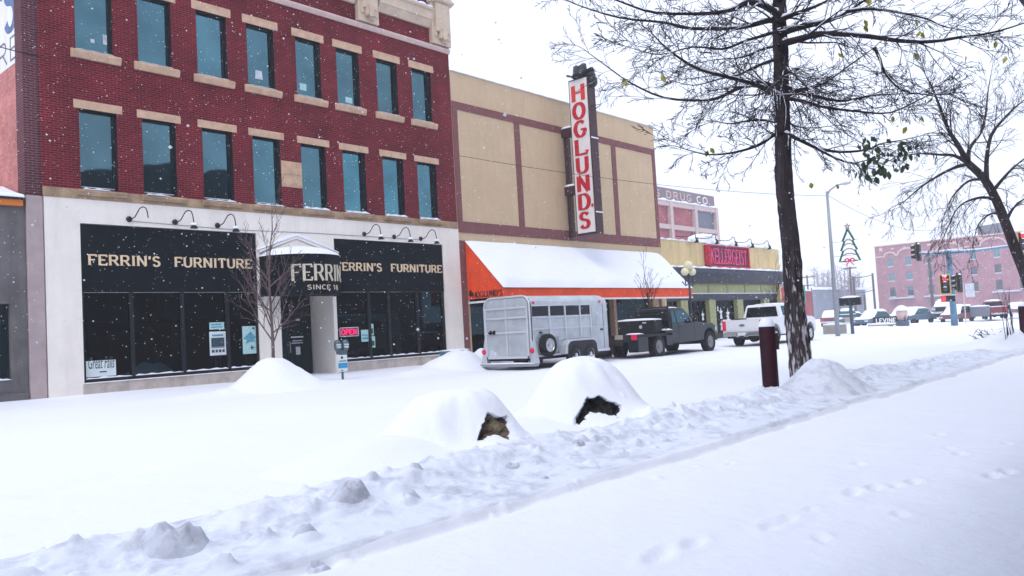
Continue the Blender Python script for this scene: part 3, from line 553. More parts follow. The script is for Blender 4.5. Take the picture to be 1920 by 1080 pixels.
# posters, OPEN sign, stickers in the shop windows
def poster(x0, z0, x1, z1, label, items, m='paper_teal', group=None):
    r = thing('poster', label, 'poster', ((x0+x1)/2, FY+.12, z0), 0, group)
    mb = MB(); mb.box(x0, FY+.122, z0, x1, FY+.128, z1); mb.build('sheet', m, r)
    for (a, b, c, d, mm) in items:
        q = MB(); w, h = x1-x0, z1-z0; q.box(x0+a*w, FY+.1185, z0+b*h, x0+c*w, FY+.1215, z0+d*h); q.build('print', mm, r)
    return r
p0 = onY(394, 667, FY+.12); p1 = onY(423, 621, FY+.12)
poster(p0[0], p0[2], p1[0], p1[2], 'pale green poster with a dark picture and a row of small images', [(.1, .35, .9, .74, 'print_dark'), (.1, .31, .9, .335, 'print_dark'), (.12, .12, .28, .24, 'print_dark'), (.34, .12, .48, .24, 'print_dark'), (.54, .12, .7, .24, 'print_dark'), (.76, .12, .9, .24, 'print_dark'), (.15, .80, .85, .88, 'print_blue')], 'paper_white')
q0 = onY(393, 618, FY+.12); q1 = onY(420, 604, FY+.12)
poster(q0[0], q0[2], q1[0], q1[2], 'small wide pale notice taped just above the poster with the dark picture', [(.1, .6, .8, .8, 'print_blue'), (.1, .25, .9, .42, 'print_blue')], 'paper_teal')
r0 = onY(456, 664, FY+.12); r1 = onY(480, 611, FY+.12)
pr_ = poster(r0[0], r0[2], r1[0], r1[2], 'tall blue wave poster beside the slender street tree', [(.72, .88, .88, .95, 'print_dark'), (.6, .14, .68, .3, 'print_dark'), (.55, .19, .8, .24, 'print_dark')], 'paper_teal')
mb = MB(); w_, h_ = r1[0]-r0[0], r1[2]-r0[2]
mb.py([(r0[0]+w_*a, r0[2]+h_*b) for a, b in ((.05, .55), (.3, .68), (.6, .8), (.72, .72), (.95, .60), (.8, .52), (.9, .44), (.5, .42), (.2, .36), (.3, .5))], FY+.117, FY+.1205); mb.build('print', 'print_blue', pr_)
gf = thing('window_sign', 'white sheet with black brush lettering in the lower left shop window', 'sign', (9.1, FY+.12, .6))
g0 = onY(162, 708, FY+.12); g1 = onY(217, 674, FY+.12)
mb = MB(); mb.box(g0[0], FY+.122, g0[2], g1[0], FY+.128, g1[2]); mb.build('sheet', 'paper_white', gf)
def bfont(name, txt, fn, w, m, parent, shear=0.0, ext=.002, slack=1.0, sy=None):
    """built-in font text turned into a mesh, fitted to width w; fn maps (u, v, d)"""
    cu = bpy.data.curves.new(name, 'FONT'); cu.body = txt; cu.shear = shear; cu.extrude = .01; cu.resolution_u = 2; cu.space_character = slack
    o = bpy.data.objects.new(name, cu); C.objects.link(o); dg = bpy.context.evaluated_depsgraph_get()
    me = bpy.data.meshes.new_from_object(o.evaluated_get(dg)); bpy.data.objects.remove(o); bpy.data.curves.remove(cu)
    n = len(me.vertices); co = np.empty(n*3); me.vertices.foreach_get('co', co); co = co.reshape(-1, 3)
    k = w/(co[:, 0].max()-co[:, 0].min()); x0 = co[:, 0].min(); off = root_of(parent).location
    ky = k if sy is None else sy/(co[:, 1].max()-co[:, 1].min()); y0 = co[:, 1].min() if sy is not None else 0
    for i, v in enumerate(me.vertices):
        p = fn((co[i, 0]-x0)*k, (co[i, 1]-y0)*ky, ext*(1 if co[i, 2] > 0 else 0)+.0005); v.co = (p[0]-off[0], p[1]-off[1], p[2]-off[2])
    me.name = name; me.materials.clear(); me.materials.append(M[m]); ob = bpy.data.objects.new(name, me); C.objects.link(ob); ob.parent = parent; return ob
bfont('lettering', 'Great Falls', lambda u, v, d: (g0[0]+.06+u, FY+.120-d, g0[2]+.22+v), (g1[0]-g0[0])*.88, 'print_dark', gf, shear=.25, sy=.33)
mb = MB(); mb.box(g0[0]+.35, FY+.119, g0[2]+.11, g1[0]-.25, FY+.1215, g0[2]+.145); mb.build('print', 'print_dark', gf)
o0 = onY(636, 632, FY+.12); o1 = onY(671, 613, FY+.12)
op = thing('open_sign', 'lit red neon OPEN sign in a white frame behind the shop glass', 'sign', (o0[0], FY+.1, o0[2]))
mb = MB(); mb.box(o0[0], FY+.10, o0[2], o1[0], FY+.13, o1[2]); mb.build('backing', 'neon_back', op)
mb = MB()
for q in ((o0[0], o0[2], o1[0], o0[2]+.03), (o0[0], o1[2]-.03, o1[0], o1[2]), (o0[0], o0[2], o0[0]+.03, o1[2]), (o1[0]-.03, o0[2], o1[0], o1[2])): mb.box(q[0], FY+.08, q[1], q[2], FY+.10, q[3])
mb.build('frame', 'frost', op)
mb = MB(); letters(mb, 'OPEN', flatfn(FY+.10), o0[0]+.08, o1[0]-.08, o0[2]+.07, o1[2]-.07, thick=.17, thin=.15, serif=False, depth=.02, gap=.2); mb.build('lettering', 'neon_red', op)
for (xa, ya, xb, yb, lab) in ((678, 641, 691, 618, 'pale leaflet nearest the neon sign in the right shop window'), (691, 629, 700, 607, 'upper green edged leaflet right of the neon sign'), (692, 652, 703, 630, 'lower green edged leaflet right of the neon sign')):
    a_ = onY(xa, ya, FY+.12); b_ = onY(xb, yb, FY+.12); poster(a_[0], a_[2], b_[0], b_[2], lab, [(.12, .15, .88, .6, 'print_dark')] if xa > 680 else [(.1, .5, .9, .6, 'print_blue'), (.1, .2, .9, .35, 'print_blue')], 'paper_teal')
# gooseneck lamps over the two fascias
def streaky(name, amt=.12, sc=(1.6, 1.6, .22), ramp=(.45, .75)):
    m = M[name]; t = m.node_tree; b = t.nodes['Principled BSDF']; src = b.inputs['Base Color'].links[0].from_socket; tc = [n for n in t.nodes if n.type == 'TEX_COORD'][0]
    mp = t.nodes.new('ShaderNodeMapping'); mp.inputs['Scale'].default_value = sc; n = t.nodes.new('ShaderNodeTexNoise'); n.inputs['Scale'].default_value = 2.0; n.inputs['Detail'].default_value = 7; n.inputs['Roughness'].default_value = .7
    r = t.nodes.new('ShaderNodeValToRGB'); r.color_ramp.elements[0].position = ramp[0]; r.color_ramp.elements[1].position = ramp[1]; r.color_ramp.elements[0].color = (1, 1, 1, 1); r.color_ramp.elements[1].color = (1-amt, 1-amt*1.15, 1-amt*1.35, 1)
    mx = t.nodes.new('ShaderNodeMix'); mx.data_type = 'RGBA'; mx.blend_type = 'MULTIPLY'; mx.inputs[0].default_value = 1
    t.links.new(tc.outputs['Object'], mp.inputs[0]); t.links.new(mp.outputs[0], n.inputs[0]); t.links.new(n.outputs[0], r.inputs[0]); t.links.new(src, mx.inputs[6]); t.links.new(r.outputs[0], mx.inputs[7]); t.links.new(mx.outputs[2], b.inputs['Base Color'])
streaky('cream_stucco', .09); streaky('tan_stucco', .09); streaky('cream_base', .35, (1.2, 1.2, .6)); streaky('yellow_stucco', .25); streaky('grey_stucco', .3); streaky('brick_faded', .35, (1, .5, .8)); streaky('orange_canvas', .14, (.8, 2, .5)); streaky('painted_white', .15)
def gooseneck(x, z, label, shade=True, rz=0):
    r = thing('gooseneck_lamp', label, 'lamp', (x, FY-.02, z), 0, 'gooseneck lamps over the black shop signs')
    mb = MB(); mb.lathe([(.085, 0), (.085, -.03), (.05, -.06)], (0, 0, 0), 14, axis='y'); mb.build('wall_plate', 'iron_black', r, world=False)
    P = [(0, -.03, 0), (.02, -.14, -.01), (.07, -.24, .04), (.11, -.31, .16), (.15, -.38, .27), (.20, -.46, .31), (.25, -.54, .27), (.27, -.58, .16), (.28, -.60, .02), (.285, -.61, -.08 if shade else -.02)]
    mb = MB(); mb.tube(P, .016, 8); mb.build('arm', 'iron_black', r, world=False, smooth=True)
    if shade:
        mb = MB(); mb.lathe([(.02, .02), (.035, -.03), (.07, -.10), (.12, -.16), (.115, -.165), (.03, -.06)], (.285, -.61, -.08), 16); sh_ = mb.build('shade', 'iron_black', r, world=False, smooth=True)
        mb = MB(); mb.ell((.275, -.62, -.17), (.11, .11, .10), 12, lo=.1); mb.build('snow_cap', 'snow', r, world=False, smooth=True)
    return r
for i, (x, z) in enumerate(((10.08, 5.05), (11.43, 5.05), (12.79, 5.03), (18.51, 5.06), (19.92, 5.03), (21.26, 5.02))):
    gooseneck(x, z, ['leftmost gooseneck lamp, its shade missing, above the left black sign', 'middle gooseneck lamp above the left black sign', 'gooseneck lamp above the left black sign nearest the slender tree',
                     'gooseneck lamp above the right black sign nearest the drum awning', 'middle gooseneck lamp above the right black sign', 'gooseneck lamp above the right black sign nearest the tan building'][i], i > 0)
cd = MB(); cd.tube([(10.1, FY-.03, 5.0), (13.2, FY-.03, 4.93), (16.5, FY-.03, 4.98), (21.3, FY-.03, 4.98)], .010, 5); tag(cd.build('conduit', 'steel_grey_shade'), 'thin conduit line running under the gooseneck lamps on cream wall', 'conduit')

# ------------------------------------------------------------------ low building at far left
lowb = thing('grey_building', 'low grey stucco shop at the left edge with an orange stripe under its roof', 'building', (2, 23.5, 0))
mb = MB(); holes_wall(mb, -30, 7.42, -.3, 5.22, [(5.3, 7.02, .70, 2.66)], FY+.08, .2); mb.build('wall', 'grey_stucco', lowb, fix=False)
mb = MB(); mb.box(-30, FY-.02, 5.22, 7.36, FY+.5, 5.38); mb.build('orange_fascia', 'orange_stripe', lowb); mb = MB(); mb.box(-30, FY-.05, 5.38, 7.36, FY+.5, 5.44); mb.build('roof_edge', 'iron_black', lowb)
mb = MB(); mb.box(-30, FY+.4, 5.0, 7.42, 42, 5.40); mb.build('roof', 'snow', lowb)
mb = MB(); mb.px([(FY-.06, 5.44), (FY-.02, 5.53), (FY+.5, 5.66), (FY+1.6, 6.0), (FY+3, 6.05), (FY+3, 5.4), (FY, 5.44)], -30, 7.40); mb.build('snow_cap', 'snow', lowb, smooth=False, bevel=.03)
mb = MB(); mb.box(5.3, FY+.2, .70, 7.02, FY+.28, 2.66); w_ = mb.build('window', 'frame_black', lowb); mb = MB(); mb.box(5.4, FY+.17, .78, 6.94, FY+.195, 2.58); mb.build('pane', 'glass_upper', w_)
cap(5.3, 7.02, FY+.05, FY+.2, .70, .06, parent=w_, seed=1)
mb = MB(); mb.box(-30, FY+.02, -.3, 7.40, FY+.078, .35); mb.build('plinth', 'grey_stucco', lowb)

# ------------------------------------------------------------------ tan building with the orange awning
tanb = thing('tan_building', 'tan stucco building with brown bands and a snow laden orange awning', 'building', (31.2, 23.5, 0))
mb = MB(); holes_wall(mb, 23.36, 39.15, -.3, 12.16, [(23.85, 38.9, .1, 2.95)], FY+.02, .5); mb.add([(39.15, FY+.02, -.3), (39.15, 45, -.3), (39.15, 45, 12.16), (39.15, FY+.02, 12.16)], [(0, 1, 2, 3)])
mb.build('wall', 'tan_stucco', tanb, fix=False)
mb = MB(); mb.box(23.37, FY+.03, 11.9, 39.14, 44, 12.13); mb.build('roof', 'snow', tanb)
cap(23.4, 39.15, FY-.02, FY+.3, 12.16, .06, parent=tanb, seed=4, n=90)
mb = MB(); bt = FY-.012
mb.box(23.38, bt, 10.56, 39.1, FY+.02, 10.88); mb.box(23.38, bt, 5.40, 39.1, FY+.02, 5.86)
for a, b in ((23.38, 23.66), (27.24, 27.60), (34.84, 35.22), (38.80, 39.1)): mb.box(a, bt, 5.862, b, FY+.02, 10.558)
mb.box(23.38, bt, -.3, 23.72, FY+.02, 5.06); mb.build('brown_bands', 'tan_brown', tanb)
mb = MB(); mb.box(23.8, FY+.36, .0, 38.9, FY+.52, 2.95); shp = mb.build('shop_window', 'frame_black', tanb)
mb = MB()
for a, b in ((23.95, 26.4), (26.5, 29.0), (29.1, 31.6), (31.7, 34.2), (34.3, 36.6), (36.8, 38.8)): mb.box(a, FY+.33, .45, b, FY+.355, 2.75)
mb.build('pane', 'glass_shop', shp)
for a, b in ((34.3, 34.5), (38.0, 38.6)): mb = MB(); mb.box(a, FY+.05, -.2, b, FY+.36, 2.9); mb.build('post', 'sandstone', tanb)
AW = 1.95; ay = FY-AW
awn = MB(); awn.add([(23.74, FY, 2.62), (23.74, FY, 5.02), (23.74, ay, 2.95), (23.74, ay, 2.62)], [(0, 1, 2, 3)]); awn.add([(38.75, FY, 2.62), (38.75, FY, 5.02), (38.75, ay, 2.95), (38.75, ay, 2.62)], [(0, 1, 2, 3)])
awn.add([(23.74, ay, 2.50), (38.75, ay, 2.50), (38.75, ay, 2.95), (23.74, ay, 2.95)], [(0, 1, 2, 3)]); awn.add([(23.74, ay, 2.95), (38.75, ay, 2.95), (38.75, FY, 5.02), (23.74, FY, 5.02)], [(0, 1, 2, 3)])
aw2 = awn.build('awning', 'orange_canvas', tanb, fix=False)
mb = MB(); mb.box(23.72, ay-.03, 2.44, 38.77, ay+.03, 2.52); mb.box(23.72, ay, 2.44, 23.77, FY, 2.52); mb.build('awning_trim', 'white_trim', aw2)
def awsnow(u, v):
    x = 23.72+15.06*u; y = ay-.05+(AW+.05)*v; y -= .05*(1-v)**8*float(fbm(np.array([x*1.9]), np.array([.4]), 93, 3)[0]); z = 2.97+(5.04-2.97)*v
    t = .11*(1+.5*float(fbm(np.array([x*.7]), np.array([v*2.5]), 91, 3)[0]))*min(1, v*9)*min(1, (1-v)*14+.25)*min(1, u*60)*min(1, (1-u)*60)*(1+.25*math.sin(u*37)*math.sin(v*7))
    return (x, y-t*.5, z+t+.004)
mb = MB(); mb.sheet(awsnow, 90, 24); mb.build('snow_blanket', 'snow', aw2, smooth=True, fix=False)
mb = MB(); letters(mb, "HOGLUND'S", lambda u, v, d: (23.74-d, FY-u, v), .28, AW-.02, 2.66, 2.90, thick=.2, thin=.11, depth=.01, gap=.14); mb.ell((23.735, FY-.18, 2.83), (.01, .13, .10), 10); mb.ell((23.735, FY-.16, 2.93), (.01, .07, .07), 8); mb.build('lettering', 'iron_black', aw2)
# projecting sign with a hat on top
HX = 30.62; hs = thing('projecting_sign', "tall white blade sign with red letters and a dark hat on top", 'sign', (HX, 22.4, 5.6))
yn, yf = 21.72, 22.86
mb = MB(); mb.box(HX, yn, 5.52, HX+.55, yf, 12.95); mb.build('cabinet', 'sign_maroon', hs, bevel=.01)
mb = MB(); mb.box(HX-.022, yn+.07, 5.62, HX-.002, yf-.06, 12.88); mb.build('face', 'sign_white', hs)
word = "HOGLUND'S"; zt = 12.62; step = .832
mb = MB(); mb2 = MB(); n_ = 0
for ch in 'HOGLUNDS':
    z1 = zt-n_*step*1.035; z0 = z1-.75; w = .70 if ch != 'S' else .60; yc = (yn+yf)/2+.05
    letters(mb2 if ch == 'H' else mb, ch, lambda u, v, d: (HX-.024-d, yc+.31-u, v), .0, w, z0, z1, thick=.30, thin=.11, depth=.02)
    if ch == 'D': letters(mb, "'", lambda u, v, d: (HX-.024-d, yc+.31-u, v), 0.74, .84, z0-.26, z0+.22, thick=.24, thin=.2, serif=False, depth=.02)
    n_ += 1
mb.build('lettering', 'red_letter', hs); mb2.build('lettering', 'red_orange_letter', hs)
mb = MB()
for z in (10.35, 7.55): mb.box(HX+.05, yf, z, HX+.45, FY+.0, z+.40)
mb.box(HX+.15, FY-.25, 5.5, HX+.40, FY-.05, 10.3); mb.build('wall_bracket', 'sign_maroon', hs)
for z in (10.75, 7.95): cap(HX+.05, HX+.45, yf, FY, z, .10, parent=hs, seed=2)
mb = MB(); mb.box(HX, yn-.02, 10.0, HX+.55, yn-.002, 10.06); mb.box(HX, yn-.02, 6.5, HX+.55, yn-.002, 6.56); mb.build('snow_line', 'snow', hs)
mb = MB(); hc = (HX+.22, (yn+yf)/2)                     # hat: brim curled up at both ends, creased crown
def brim(u, v):
    a = 2*math.pi*u; r = .25+.75*v; y = hc[1]+.74*r*math.cos(a); x = hc[0]+.50*r*math.sin(a)
    return (x, y, 13.03+.30*abs(math.cos(a))**3*v-.03*v)
mb.sheet(brim, 32, 5); mb.sheet(lambda u, v: (brim(u, v)[0], brim(u, v)[1], brim(u, v)[2]+.05), 32, 5)
def crown(u, v):
    a = 2*math.pi*u; q = (1-.22*v) if v < .85 else .80*(1-v)/.15*.9+.05
    z = 13.05+.56*min(v, .9)/.9+.07*math.cos(2*a)*v-.10*(1 if v > .95 else 0)
    return (hc[0]+.30*q*math.sin(a), hc[1]+.42*q*math.cos(a), z)
mb.sheet(crown, 28, 12); mb.build('hat', 'hat_dark', hs, smooth=True, fix=False)
mb = MB(); mb.ell((HX+.3, yn-.08, 12.72), (.26, .2, .28), 10, jit=.1); mb.ell((HX+.3, yn-.0, 13.02), (.24, .2, .2), 10, jit=.1); mb.build('hat_side', 'hat_dark', hs, smooth=True)
mb = MB(); mb.tube([brim(.0+.5*t, 1.02) for t in [i/16 for i in range(17)]], .022, 5); mb.build('snow_line', 'frost', hs, smooth=True)

# ------------------------------------------------------------------ yellow building with the neon sign
yel = thing('yellow_building', 'single storey yellow stucco shop with lime panels and a dark canopy', 'building', (47, 23.5, 0))
mb = MB(); holes_wall(mb, 39.17, 54.8, -.3, 5.86, [(39.4, 54.6, -.1, 3.42)], FY+.03, .4); mb.add([(54.8, FY+.03, -.3), (54.8, 45, -.3), (54.8, 45, 5.86), (54.8, FY+.03, 5.86)], [(0, 1, 2, 3)]); mb.build('wall', 'yellow_stucco', yel, fix=False)
mb = MB(); mb.box(39.2, FY+.1, 5.6, 54.78, 44, 5.84); mb.build('roof', 'snow', yel); cap(39.2, 54.3, FY-.02, FY+.3, 5.86, .12, parent=yel, seed=8, n=60)
mb = MB(); mb.px([(FY+.03, 4.26), (FY-.62, 4.20), (FY-.62, 4.02), (FY-.02, 3.42), (FY+.03, 3.42)], 39.2, 54.75); can = mb.build('canopy', 'slate_dark', yel, bevel=.01)
cap(39.2, 54.8, FY-.66, FY+.03, 4.245, .14, parent=can, seed=12, n=60)
mb = MB(); mb.box(39.4, FY+.28, 2.40, 54.6, FY+.40, 3.42); mb.box(39.4, FY+.20, -.1, 54.6, FY+.40, .35); mb.build('dark_frame', 'slate_dark', yel)
for k in range(6):
    x0 = 39.75+k*2.45
    mb = MB(); mb.box(x0, FY+.20, 2.86, x0+2.33, FY+.275, 3.39); pn = mb.build('clerestory_panel', 'lime_panel', yel, bevel=.006)
    mb = MB(); mb.box(x0+.12, FY+.185, 2.93, x0+2.21, FY+.198, 3.31); mb.build('inset', 'lime_column', pn)
mb = MB(); mb.box(39.5, FY+.18, 2.80, 54.6, FY+.22, 2.855); mb.build('white_rail', 'white_trim', yel)
for x in (41.0, 44.35, 48.05, 52.0): mb = MB(); mb.box(x, FY+.05, -.2, x+.80, FY+.33, 2.42); mb.build('column', 'lime_column', yel, bevel=.01)
mb = MB()
for a, b in ((39.5, 40.95), (41.85, 44.3), (45.2, 48.0), (48.9, 51.95), (52.85, 54.6)): mb.box(a, FY+.30, .36, b, FY+.36, 2.39)
mb.build('shop_window', 'glass_black', yel)
mb = MB()
for (px, py, s) in ((1352, 585, 1), (1365, 587, 1.1), (1379, 579, .7), (1401, 588, 1), (1318, 590, .8), (1353, 608, .9), (1346, 577, .5)):
    p = onY(px, py, FY+.28); x, z = p[0], p[2]; h = .42*s
    mb = MB(); mb.py([(x-.16*s, z-h), (x+.16*s, z-h), (x+.08*s, z-.08*s), (x+.26*s, z+.04*s), (x+.06*s, z+.08*s), (x, z+.30*s), (x-.06*s, z+.08*s), (x-.26*s, z+.02*s), (x-.08*s, z-.08*s)], FY+.285, FY+.297); mb.build('window_cutout', 'white_trim', yel)
mb = MB(); mb.box(42.0, FY-.25, -.2, 54.4, FY+.05, .42); mb.build('planter_kerb', 'rust_brown', yel)
kx0, kx1, kz0, kz1 = 44.08, 49.4, 4.40, 5.70
ks = thing('neon_sign', 'red framed neon sign box with crowded tall letters on the yellow wall', 'sign', (46.7, FY-.1, 4.4))
mb = MB(); mb.box(kx0, FY-.22, kz0, kx1, FY+.02, kz1); mb.build('backing', 'neon_back', ks)
mb = MB()
for q in ((kx0-.05, kz0-.09, kx1+.05, kz0+.08), (kx0-.05, kz1-.03, kx1+.05, kz1+.05), (kx0-.05, kz0, kx0+.12, kz1), (kx1-.08, kz0, kx1+.05, kz1)): mb.box(q[0], FY-.34, q[1], q[2], FY-.03, q[3])
mb.build('frame', 'neon_frame', ks, bevel=.01)
mb = MB(); letters(mb, 'KELLERGEIST', flatfn(FY-.23), kx0+.32, kx1-.22, kz0+.20, kz1-.14, thick=.06, thin=.055, serif=False, depth=.03, gap=.16); mb.build('lettering', 'neon_pink', ks)
cap(kx0, kx1, FY-.34, FY-.03, kz1+.052, .07, parent=ks, seed=5)
for i, (px, py) in enumerate(((1303, 450), (1341, 453), (1377, 457), (1408, 460), (1440, 463))):
    p = onY(px, py, FY-.3); r = thing('roof_lamp', ['black roof lamp leftmost on the yellow parapet, half buried in snow', 'black roof lamp above the left half of the neon sign', 'black roof lamp above the right end of the neon sign', 'black roof lamp just right of the neon sign', 'black roof lamp nearest the right end of the yellow parapet'][i], 'lamp', tuple(p), 0, 'roof lamps along the yellow parapet')
    mb = MB(); mb.tube([(-1.75, .25, .16), (-.9, .15, .16), (-.45, .05, .22), (-.2, .02, .40), (.0, 0, .42), (.1, 0, .30), (.12, 0, .10)], .022, 6); mb.build('arm', 'iron_black', r, world=False, smooth=True)
    mb = MB(); mb.lathe([(.06, .16), (.13, .05), (.17, -.14), (.15, -.15)], (.12, 0, 0), 14); mb.build('shade', 'iron_black', r, world=False, smooth=True)
    mb = MB(); mb.ell((-.10, .06, .02), (.17, .14, .15), 10, jit=.08); mb.build('snow_cap', 'snow', r, world=False, smooth=True)
mb = MB(); v0 = onY(1325, 445, 30); mb.box(v0[0]-1.2, 29.5, 5.8, v0[0]+.9, 31, v0[2]-.05); vt = thing('roof_vent', 'snow topped white vent box on the yellow roof', 'vent', (v0[0], 30, 5.8)); mb.build('casing', 'white_trim', vt, bevel=.03)
cap(v0[0]-1.1, v0[0]+.8, 29.5, 31, v0[2]-.05, .3, parent=vt, seed=2)
# little red shopfront and green sign beyond it
rs = thing('red_shop', 'small red shop front with signs beyond the yellow building', 'building', (60, 25, 0))
mb = MB(); mb.box(55.2, 24.2, -.3, 62, 30, 3.0); mb.build('wall', 'brick_pink', rs); mb = MB(); mb.box(55.3, 24.1, 2.4, 58.5, 24.19, 3.3); mb.build('red_board', 'sign_red', rs); mb = MB(); mb.box(58.7, 24.1, 2.2, 60.5, 24.19, 3.4); mb.build('green_board', 'green_sign', rs); cap(55.2, 62, 24.2, 30, 3.0, .2, parent=rs)

# ------------------------------------------------------------------ tall warehouse behind: painted DRUG CO. sign
RY = 45.0; rx = thing('drug_warehouse', 'tall framed pink warehouse with faded painted lettering on top', 'building', (76, 45, 0))
mb = MB(); mb.box(60, RY, 0, 87.4, 70, 15.7); mb.build('wall', 'brick_pink', rx)
mb = MB(); mb.box(60, RY-.12, 14.45, 87.4, RY-.01, 15.68); sgb = mb.build('sign_band', 'band_faded', rx)
mb = MB(); letters(mb, 'S DRUG', flatfn(RY-.125), 74.2, 82.0, 14.62, 15.4, thick=.2, thin=.17, serif=False, depth=.03, gap=.3); mb.build('lettering', 'string_pink', sgb)
mb = MB(); letters(mb, 'CO.', flatfn(RY-.125), 83.1, 86.3, 14.62, 15.4, thick=.2, thin=.17, serif=False, depth=.03, gap=.2); mb.build('lettering', 'white_trim', sgb)
mb = MB()
for x in (66.4, 71.8, 76.95, 82.3, 87.3): mb.box(x-.28, RY-.45, 0, x+.28, RY-.01, 14.3)
for z in (14.0, 11.5, 9.0): mb.box(60, RY-.34, z-.28, 87.5, RY-.012, z+.22)
mb.build('concrete_frame', 'concrete_pale', rx); cap(60, 87.4, RY-.4, RY, 14.25, .28, parent=rx, seed=5, n=60); cap(60, 87.4, RY-.1, RY+.4, 15.7, .25, parent=rx, seed=6, n=60)
mb = MB(); mb.box(82.6, RY-.06, 11.75, 87.0, RY-.015, 13.7); mb.build('dark_panel', 'car_grey', rx)

# ------------------------------------------------------------------ far brick block closing the street
RX = 200.0; red = thing('brick_block', 'long four storey brick block in the haze closing the end of the street', 'building', (RX, 40, 0))
hw = [];
YW = [59.1, 55.2, 50.8, 42.0, 37.4, 33.0, 24.5, 16, 8]; ZW = [(11.3, 13.2), (7.9, 9.7), (4.2, 6.3)]
for y in YW:
    for z0, z1 in ZW: hw.append((-y-.62, -y+.62, z0, z1))
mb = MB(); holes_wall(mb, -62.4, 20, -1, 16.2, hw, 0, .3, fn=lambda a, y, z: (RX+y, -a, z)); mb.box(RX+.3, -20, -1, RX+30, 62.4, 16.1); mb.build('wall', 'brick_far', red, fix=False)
for (a, b, c, d) in hw:
    mb = MB(); mb.box(RX+.12, -b+.0, c, RX+.25, -a, d); w_ = mb.build('window', 'glass_far', red); mb = MB(); mb.box(RX-.15, -b, c-.22, RX+.1, -a, c-.02); mb.build('sill', 'frost', w_)
mb = MB()
arcp = lambda yc, w, z, h: [(yc+w*math.cos(rad(a)), z+h*math.sin(rad(a))) for a in range(0, 181, 20)]
pts = [(62.3, 13.6), (60.4, 13.6)]+arcp(59.1, 1.2, 13.7, .8)+[(57.6, 13.7)]+arcp(55.2, 2.2, 13.8, 1.3)+[(52, 13.9), (49.5, 13.9)]+arcp(46.7, 2.3, 14.0, 1.3)+[(44, 14.0), (40.6, 14.0)]+arcp(38, 2.4, 14.1, 1.4)+[(30, 14.2), (20, 14.3)]
pts = [pts[0]]+[p for p in pts[1:]]
pts = sorted(pts, key=lambda p: -p[0])
mb.tube([(RX-.12, y, z) for y, z in pts], .20, 5); mb.build('arch_moulding', 'string_pink', red)
mb = MB()
for k in range(22):
    y = 61-k*2.6; mb.box(RX-.15, y-.35, 15.0+(k % 3)*.15, RX+.05, y+.35, 15.5+(k % 4 == 0)*.3)
mb.build('parapet_ornament', 'terracotta_cream', red)
mb = MB(); mb.px([(y, z) for y, z in ((41.2, 16.2), (41.2, 18.5), (37.0, 18.8), (37.0, 16.2))], RX+3, RX+9); mb.build('roof_house', 'car_grey', red); mb = MB(); mb.box(RX-.2, -20, 16.1, RX+.6, 62.5, 16.35); mb.build('coping', 'string_pink', red)
mb = MB()
for y in (57, 49.5, 36, 26): mb.box(RX-1.6, y-2.6, 3.6, RX, y+2.6, 3.9)
mb.build('snow_canopy', 'frost', red)
mb = MB(); mb.tube([(RX+5, 47.0, 16), (RX+5, 47.3, 27)], .08, 5); mb.tube([(RX+5, 46.2, 25), (RX+5, 48.4, 25.2)], .06, 5); mb.build('mast', 'wood_pole', red)
fl = thing('long_shed', 'long low grey building fading into the snow beyond the parked cars', 'building', (170, 75, 0))
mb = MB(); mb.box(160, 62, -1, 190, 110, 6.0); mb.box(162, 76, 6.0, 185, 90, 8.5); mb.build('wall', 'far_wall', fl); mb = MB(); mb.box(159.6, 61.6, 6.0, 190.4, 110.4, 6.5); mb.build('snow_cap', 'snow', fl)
mb = MB()
for y in (66, 71, 78, 86, 94): mb.box(159.9, y-1.4, 1.2, 160.0, y+1.4, 3.6)
mb.build('window', 'glass_far', fl)

# ------------------------------------------------------------------ building behind the camera: its canopy shades the near walk
opp = thing('canopy_building', 'grey commercial building with a deep flat canopy over the near walk', 'building', (10, -3, 0))
mb = MB(); mb.box(-25, -14, -.5, 14.5, -2.6, 12.6); mb.box(14.5, -14, -.5, 45, -2.6, 10.4); mb.build('wall', 'back_wall', opp)
mb = MB(); mb.py([(14.5, 10.4), (14.5, 11.2), (20.5, 12.4), (25.2, 13.4), (25.2, 10.4)], -13, -2.65); mb.box(27.2, -9, 10.4, 29.0, -2.7, 13.1); mb.build('upper_storey', 'back_wall', opp)
mb = MB(); mb.box(-25, -2.6, 3.0, 40, .80, 3.28); mb.build('canopy', 'canopy_grey', opp); mb = MB(); mb.box(-25, -14, 12.6, 14.4, -2.55, 12.8); mb.box(29.1, -14, 10.4, 45, -2.55, 10.6); mb.build('snow_cap', 'snow', opp)
mb = MB()
for k in range(12):
    x = -20+k*5; mb.box(x, -2.59, -.1, x+3.8, -2.52, 2.6)
mb.build('shop_window', 'glass_shop', opp)

